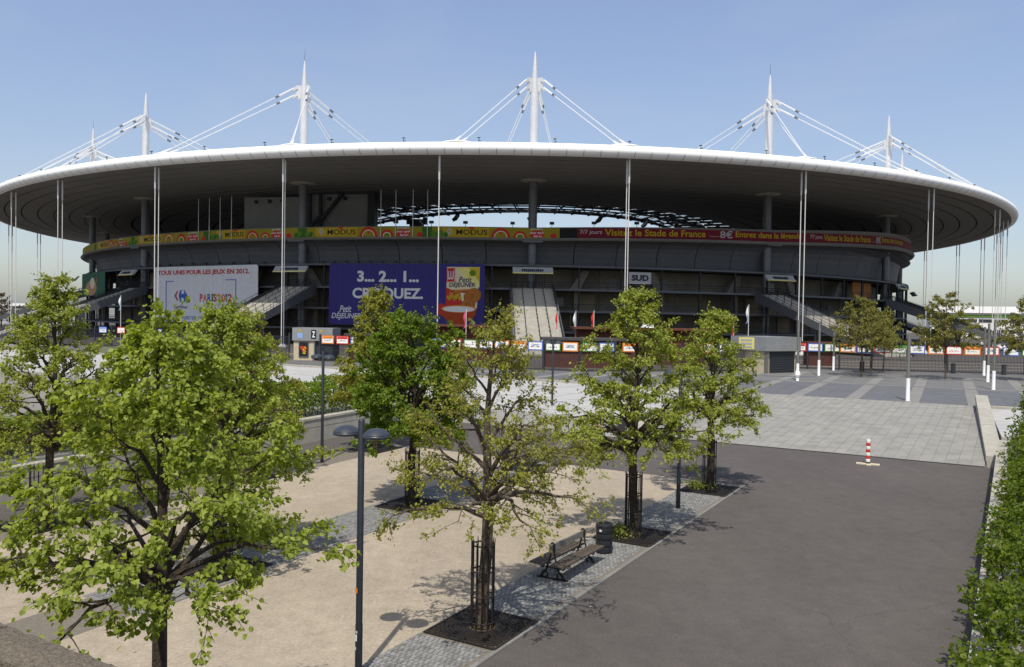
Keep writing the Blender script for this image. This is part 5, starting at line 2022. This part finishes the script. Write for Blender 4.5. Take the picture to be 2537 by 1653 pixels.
tree('linden_tree', 'light green tree nearest the ramp, right end of the row', ground(31.3, -9.92), 7.1, 2.4, 2.7, 13, 'leaf_lime', 15000, 0.074, 0.135, 30, nsub=10, group=G_, lean=(0.1, 0))
tree('linden_tree', 'dense bushy green tree just right behind the nearest tree', ground(15.2, -18.05), 7.3, 2.5, 2.5, 17, 'leaf_fresh', 22000, 0.076, 0.15, 38, nsub=10, group=G_)
tree('linden_tree', 'densest darkest green rounded tree in the middle row', ground(23.4, -18.05), 7.05, 2.3, 2.45, 29, 'leaf_dark', 30000, 0.086, 0.15, 40, nsub=10, group=G_, shape=([0, 0.12, 0.35, 0.6, 0.85, 1.0], [0.8, 1.0, 1.0, 0.85, 0.6, 0.15]))
tree('linden_tree', 'tall airy tree at the left edge of the court', ground(15.0, -25.9), 8.1, 2.7, 2.5, 33, 'leaf_lime', 20000, 0.076, 0.13, 34, nsub=10, group=G_, lean=(0.3, 0))
tree('linden_tree', 'thin pale tree by the left wall half hidden by a bushy one', ground(23.5, -26.4), 7.0, 2.1, 2.5, 41, 'leaf_yellow', 8500, 0.085, 0.12, 28, nsub=9, group=G_)
tree('linden_tree', 'yellowish pointed tree rising behind the dark green one', ground(31.3, -26.4), 7.9, 2.1, 2.5, 47, 'leaf_yellow', 15000, 0.095, 0.13, 32, nsub=9, group=G_)
PG = 'trees on the upper plaza'
rs = ([0, 0.15, 0.4, 0.65, 0.85, 1.0], [0.7, 1.0, 1.0, 0.8, 0.45, 0.08])
tree('plaza_tree', 'olive tree on the plaza, leftmost, with a slim bare trunk', (34.2, 81.9, 0), 8.1, 3.0, 2.9, 51, 'leaf_olive', 7600, 0.135, 0.09, 26, 'bark_grey', shape=rs, group=PG)
tree('plaza_tree', 'olive tree on the plaza, second from the right, pointed top', (41.1, 79.4, 0), 8.5, 2.95, 2.9, 52, 'leaf_olive', 7600, 0.135, 0.09, 26, 'bark_grey', shape=rs, group=PG)
tree('plaza_tree', 'olive tree on the plaza cut by the right picture edge', (48.6, 79.0, 0), 8.0, 2.8, 2.9, 53, 'leaf_olive', 7200, 0.135, 0.09, 24, 'bark_grey', shape=rs, group=PG)
tree('plaza_tree', 'smaller olive tree close behind the leftmost plaza tree', (37.3, 87.0, 0), 7.0, 2.1, 2.8, 54, 'leaf_olive', 4200, 0.135, 0.08, 20, 'bark_grey', shape=rs, group=PG)
tree('plaza_tree', 'farthest olive tree near the fence behind the leftmost plaza tree', (40.4, 91.0, 0), 6.8, 1.9, 2.8, 55, 'leaf_olive', 3600, 0.135, 0.07, 18, 'bark_grey', shape=rs, group=PG)
tree('far_tree', 'brown still leafless tree on the far left horizon', (-151, 248, -0.25), 10.8, 4.6, 2.0, 61, 'leaf_brown', 9000, 0.22, 0.2, 26, 'bark_grey', shape=rs)
tree('far_tree', 'second brown tree on the far left horizon, lower', (-166, 262, -0.25), 9.5, 4.6, 2.0, 62, 'leaf_brown', 8000, 0.22, 0.2, 24, 'bark_grey', shape=rs)
tree('far_tree', 'green tree far off behind the right fence', (98, 190, -0.25), 8.0, 3.6, 2.0, 63, 'leaf_olive', 7000, 0.22, 0.2, 22, 'bark_grey', shape=rs)


def hedge(name, label, u0, u1, v0, v1, zb, zt, seed, leafm, n, lsize, shoots, vfront=None):
    vfront = vfront or (lambda u: v0)
    rng = np.random.default_rng(seed)
    rd = random.Random(seed)
    t = thing(name, label, 'hedge', ground((u0 + u1) / 2, (v0 + v1) / 2))
    off = np.array(t.location)
    # stems
    wood = MB()
    tips = []
    for k in range(int((u1 - u0) * 7)):
        u = rd.uniform(u0, u1)
        v = rd.uniform(vfront(u) + 0.25, v1 - 0.2)
        p = Vector(uv(u, v, zb(u)))
        top = zt(u, v) * 1.0
        q = [p]
        d = Vector((rd.uniform(-0.25, 0.25), rd.uniform(-0.25, 0.25), 1.0))
        L = max(0.3, top - zb(u)) * rd.uniform(0.8, 1.0)
        for i in range(4):
            d = d + Vector((rd.uniform(-0.2, 0.2), rd.uniform(-0.2, 0.2), 0))
            q.append(q[-1] + d.normalized() * (L / 4))
        wood.tube([x - Vector(off) for x in q], [0.018, 0.014, 0.011, 0.008, 0.004], 4, caps=False)
    # leafy mass, thicker near the outside
    U = rng.uniform(u0, u1, n)
    vs0 = np.array([vfront(a) for a in U])
    Vv = vs0 + (v1 - vs0) * rng.random(n) ** 1.25
    ztop = np.array([zt(a, b) for a, b in zip(U, Vv)])
    zbot = np.array([zb(a) for a in U]) + 0.15
    f = 1 - rng.random(n) ** 1.7 * 0.9
    Z = zbot + (ztop - zbot) * f
    bulge = 0.24 * np.sin(U * 1.7 + seed) + 0.18 * np.sin(U * 4.3 + Z * 3.0) + 0.10 * np.sin(U * 9.1 - Z * 7.0) + rng.normal(size=n) * 0.07
    edge = (Vv - vs0) < 0.7
    Vv = np.where(edge, Vv - bulge * (1 - (Vv - vs0) / 0.7) * np.clip((Z - zbot) * 1.3, 0, 1), Vv)
    # tufts: pull the leaves together into clumps with hollows between them
    g = 0.34
    cu, cv, cz = np.round(U / g) * g, np.round(Vv / g) * g, np.round(Z / g) * g
    h1 = np.sin(cu * 91.7 + cv * 47.3 + cz * 23.1) * 43758.5
    h1 -= np.floor(h1)
    pull = 0.30 * h1
    U, Vv, Z = U + (cu + 0.1 * np.sin(h1 * 40) - U) * pull, Vv + (cv + 0.1 * np.cos(h1 * 50) - Vv) * pull, Z + (cz + 0.12 * h1 - Z) * pull
    keep = (h1 > 0.16) | (rng.random(n) < 0.3)
    U, Vv, Z = U[keep], Vv[keep], Z[keep]
    P = np.stack([U * SA + Vv * CA, U * CA - Vv * SA, Z], 1)
    # protruding shoots
    ex = []
    for k in range(shoots):
        u = rd.uniform(u0 + 0.3, u1 - 0.2)
        v = rd.choice([vfront(u) + rd.uniform(-0.05, 0.2), rd.uniform(vfront(u), v1)])
        z = zt(u, max(v, v0)) - rd.uniform(0.0, 0.5)
        p = Vector(uv(u, v, z))
        d = Vector((-CA * rd.uniform(0.0, 0.9), SA * rd.uniform(0, 0.9), rd.uniform(0.25, 1.0))) + Vector((rd.uniform(-0.4, 0.4), rd.uniform(-0.4, 0.4), 0))
        d.normalize()
        L = rd.uniform(0.25, 0.6)
        wood.tube([p - Vector(off), p + d * L * 0.5 - Vector(off), p + d * L + Vector((0, 0, -0.05)) - Vector(off)], [0.008, 0.006, 0.003], 4, caps=False)
        for i in range(16):
            w = rd.uniform(0.1, 1.0)
            ex.append(tuple(p + d * L * w + Vector((rd.gauss(0, 0.05), rd.gauss(0, 0.05), rd.gauss(0, 0.04)))))
    P = np.concatenate([P, np.array(ex)]) - off
    wood.build('stems', 'bark', t, smooth=True)
    m = len(P)
    T = unit(rng.normal(size=(m, 3)) * 0.6 + np.array([-CA * 0.5, SA * 0.5 - 0.3, -0.25]))
    r = rng.normal(size=(m, 3)) * 0.5 + np.array([-CA * 0.3, SA * 0.2 - 0.2, 1.0])
    Nn = unit(r - T * (r * T).sum(1, keepdims=True))
    S = lsize * rng.uniform(0.6, 1.25, m)
    inst('foliage', leaves_mesh('foliage', P, T, Nn, S, leafm), t, kind='stuff')


def zr(u, v):
    base = np.interp(u, [8, 16, 24, 30, 36, 41, 45.5, 47], [0.15, 0.25, 0.40, 0.70, 1.15, 1.75, 2.15, 1.5])
    return float(base + 0.22 * math.sin(u * 1.9) + 0.16 * math.sin(u * 4.7 + v * 3) + 0.25 * min(1.0, max(0, v)) - 0.35 * max(0, 0.35 - (v + 0.15)))


def zl(u, v):
    return float(gz(u) + 2.75 + 0.15 * math.sin(u * 1.3) + 0.1 * math.sin(u * 3.9 + v))


hedge('hedge', 'bright green leafy hedge spilling over the right-hand wall', 9.0, 46.0, -0.14, 2.6, lambda u: -0.25 if u > 40 else gz(u) + 0.55, zr, 71, 'leaf_hedge', 60000, 0.084, 260, vfront=lambda u: float(np.interp(u, [9, 16, 22, 30, 36, 43, 46], [-0.5, -0.42, -0.28, -0.05, 0.15, 0.6, 0.75])))
hedge('hedge', 'dark green hedge behind the grooved left wall', 5.0, 40.5, -33.6, -30.95, lambda u: -0.25, zl, 72, 'leaf_dark', 34000, 0.12, 60)

# small weeds sprouting at the feet of two trees
for (u, v, lab, sd) in ((23.75, -10.3, 'small yellow green weeds in the grate beside the bin', 81), (31.3, -10.2, 'small weeds in the grate of the last right-hand tree', 82)):
    rng = np.random.default_rng(sd)
    n = 420
    P = rng.normal(size=(n, 3)) * np.array([0.26, 0.26, 0.09]) + np.array([0, 0, 0.12])
    P[:, 2] = np.abs(P[:, 2])
    T, Nn = orient(P, np.array([0.0, 0.0]), rng, 0.7, -0.3)
    t = thing('weeds', lab, 'plant', ground(u, v, 0.03))
    inst('foliage', leaves_mesh('foliage', P, T, Nn, 0.055 * rng.uniform(0.6, 1.3, n), 'leaf_lime'), t, kind='stuff')
    wood = MB()
    for k in range(14):
        wood.bar((0, 0, -0.02), (rng.normal() * 0.25, rng.normal() * 0.25, 0.16), 0.008)
    wood.build('stems', 'bark', t)

# grass on the bank below the camera
rng = np.random.default_rng(91)
n = 9000
U = rng.uniform(2.2, 3.12, n)
Vv = rng.uniform(-9.0, -4.5, n)
P = np.stack([U * SA + Vv * CA, U * CA - Vv * SA, np.full(n, 2.49)], 1)
T = unit(rng.normal(size=(n, 3)) * 0.4 + np.array([0, 0, 1.0]))
r = rng.normal(size=(n, 3))
Nn = unit(r - T * (r * T).sum(1, keepdims=True))
inst('grass', leaves_mesh('grass', P, T, Nn, 0.06 * rng.uniform(0.5, 1.3, n), 'leaf_dark'), None, label='short green grass and moss behind the rough parapet', cat='grass', kind='stuff')

# ---------------------------------------------------------------- things far off
t = thing('distant_building', 'long white flat-roofed building with a green stripe at the far right', 'building', (205, 330, -0.25), -0.35)
MB().box((0, 0, 5.0), (74, 20, 10)).build('wall', 'paint_white', t)
MB().box((0, 0, 11.4), (76, 22, 2.6)).build('roof', 'roof_white', t)
MB().box((0, -10.1, 8.9), (74.2, 0.4, 0.9)).build('stripe', 'b_leaf', t)
wm = MB().box((0, -10.12, 0), (4.6, 0.3, 1.1)).mesh('window', 'shutter')
for k in range(14):
    inst('window', wm, t, (-34 + 5.2 * k, 0, 7.2))
    inst('window', wm, t, (-34 + 5.2 * k, 0, 3.2))
t = thing('distant_building', 'low pale warehouse at the far left horizon', 'building', (-176, 300, -0.25), 0.3)
MB().box((0, 0, 3.4), (40, 14, 6.8)).build('wall', 'b_grey', t)
MB().box((0, 0, 7.2), (41, 15, 0.9)).build('roof', 'roof_white', t)
for k in range(7):
    MB().box((-16 + 5.2 * k, -7.06, 3.0), (3.0, 0.2, 2.0)).build('window', 'shutter', t)
t = thing('street_light', 'tall thin double-armed street light at the far left', 'street lamp', (-129, 230, 0))
MB().cyl((0, 0, -0.2), (0, 0, 13.4), 0.13, 0.08, 8).build('pole', 'steel_grey', t)
for s in (-1, 1):
    MB().box((s * 1.1, 0, 13.45), (1.9, 0.5, 0.22)).build('lamp_head', 'steel_dark', t)
t = thing('distant_building', 'plain grey office block beyond the plaza at the right edge', 'building', (330, 470, -0.25), -0.5)
MB().box((0, 0, 7), (80, 24, 14)).build('wall', 'b_grey', t)
MB().box((0, 0, 14.3), (81, 25, 0.7)).build('roof', 'paint_white', t)
for k in range(13):
    for z in (3.0, 6.5, 10.0):
        MB().box((-36 + 6 * k, -12.05, z), (4.2, 0.2, 1.6)).build('window', 'shutter', t)
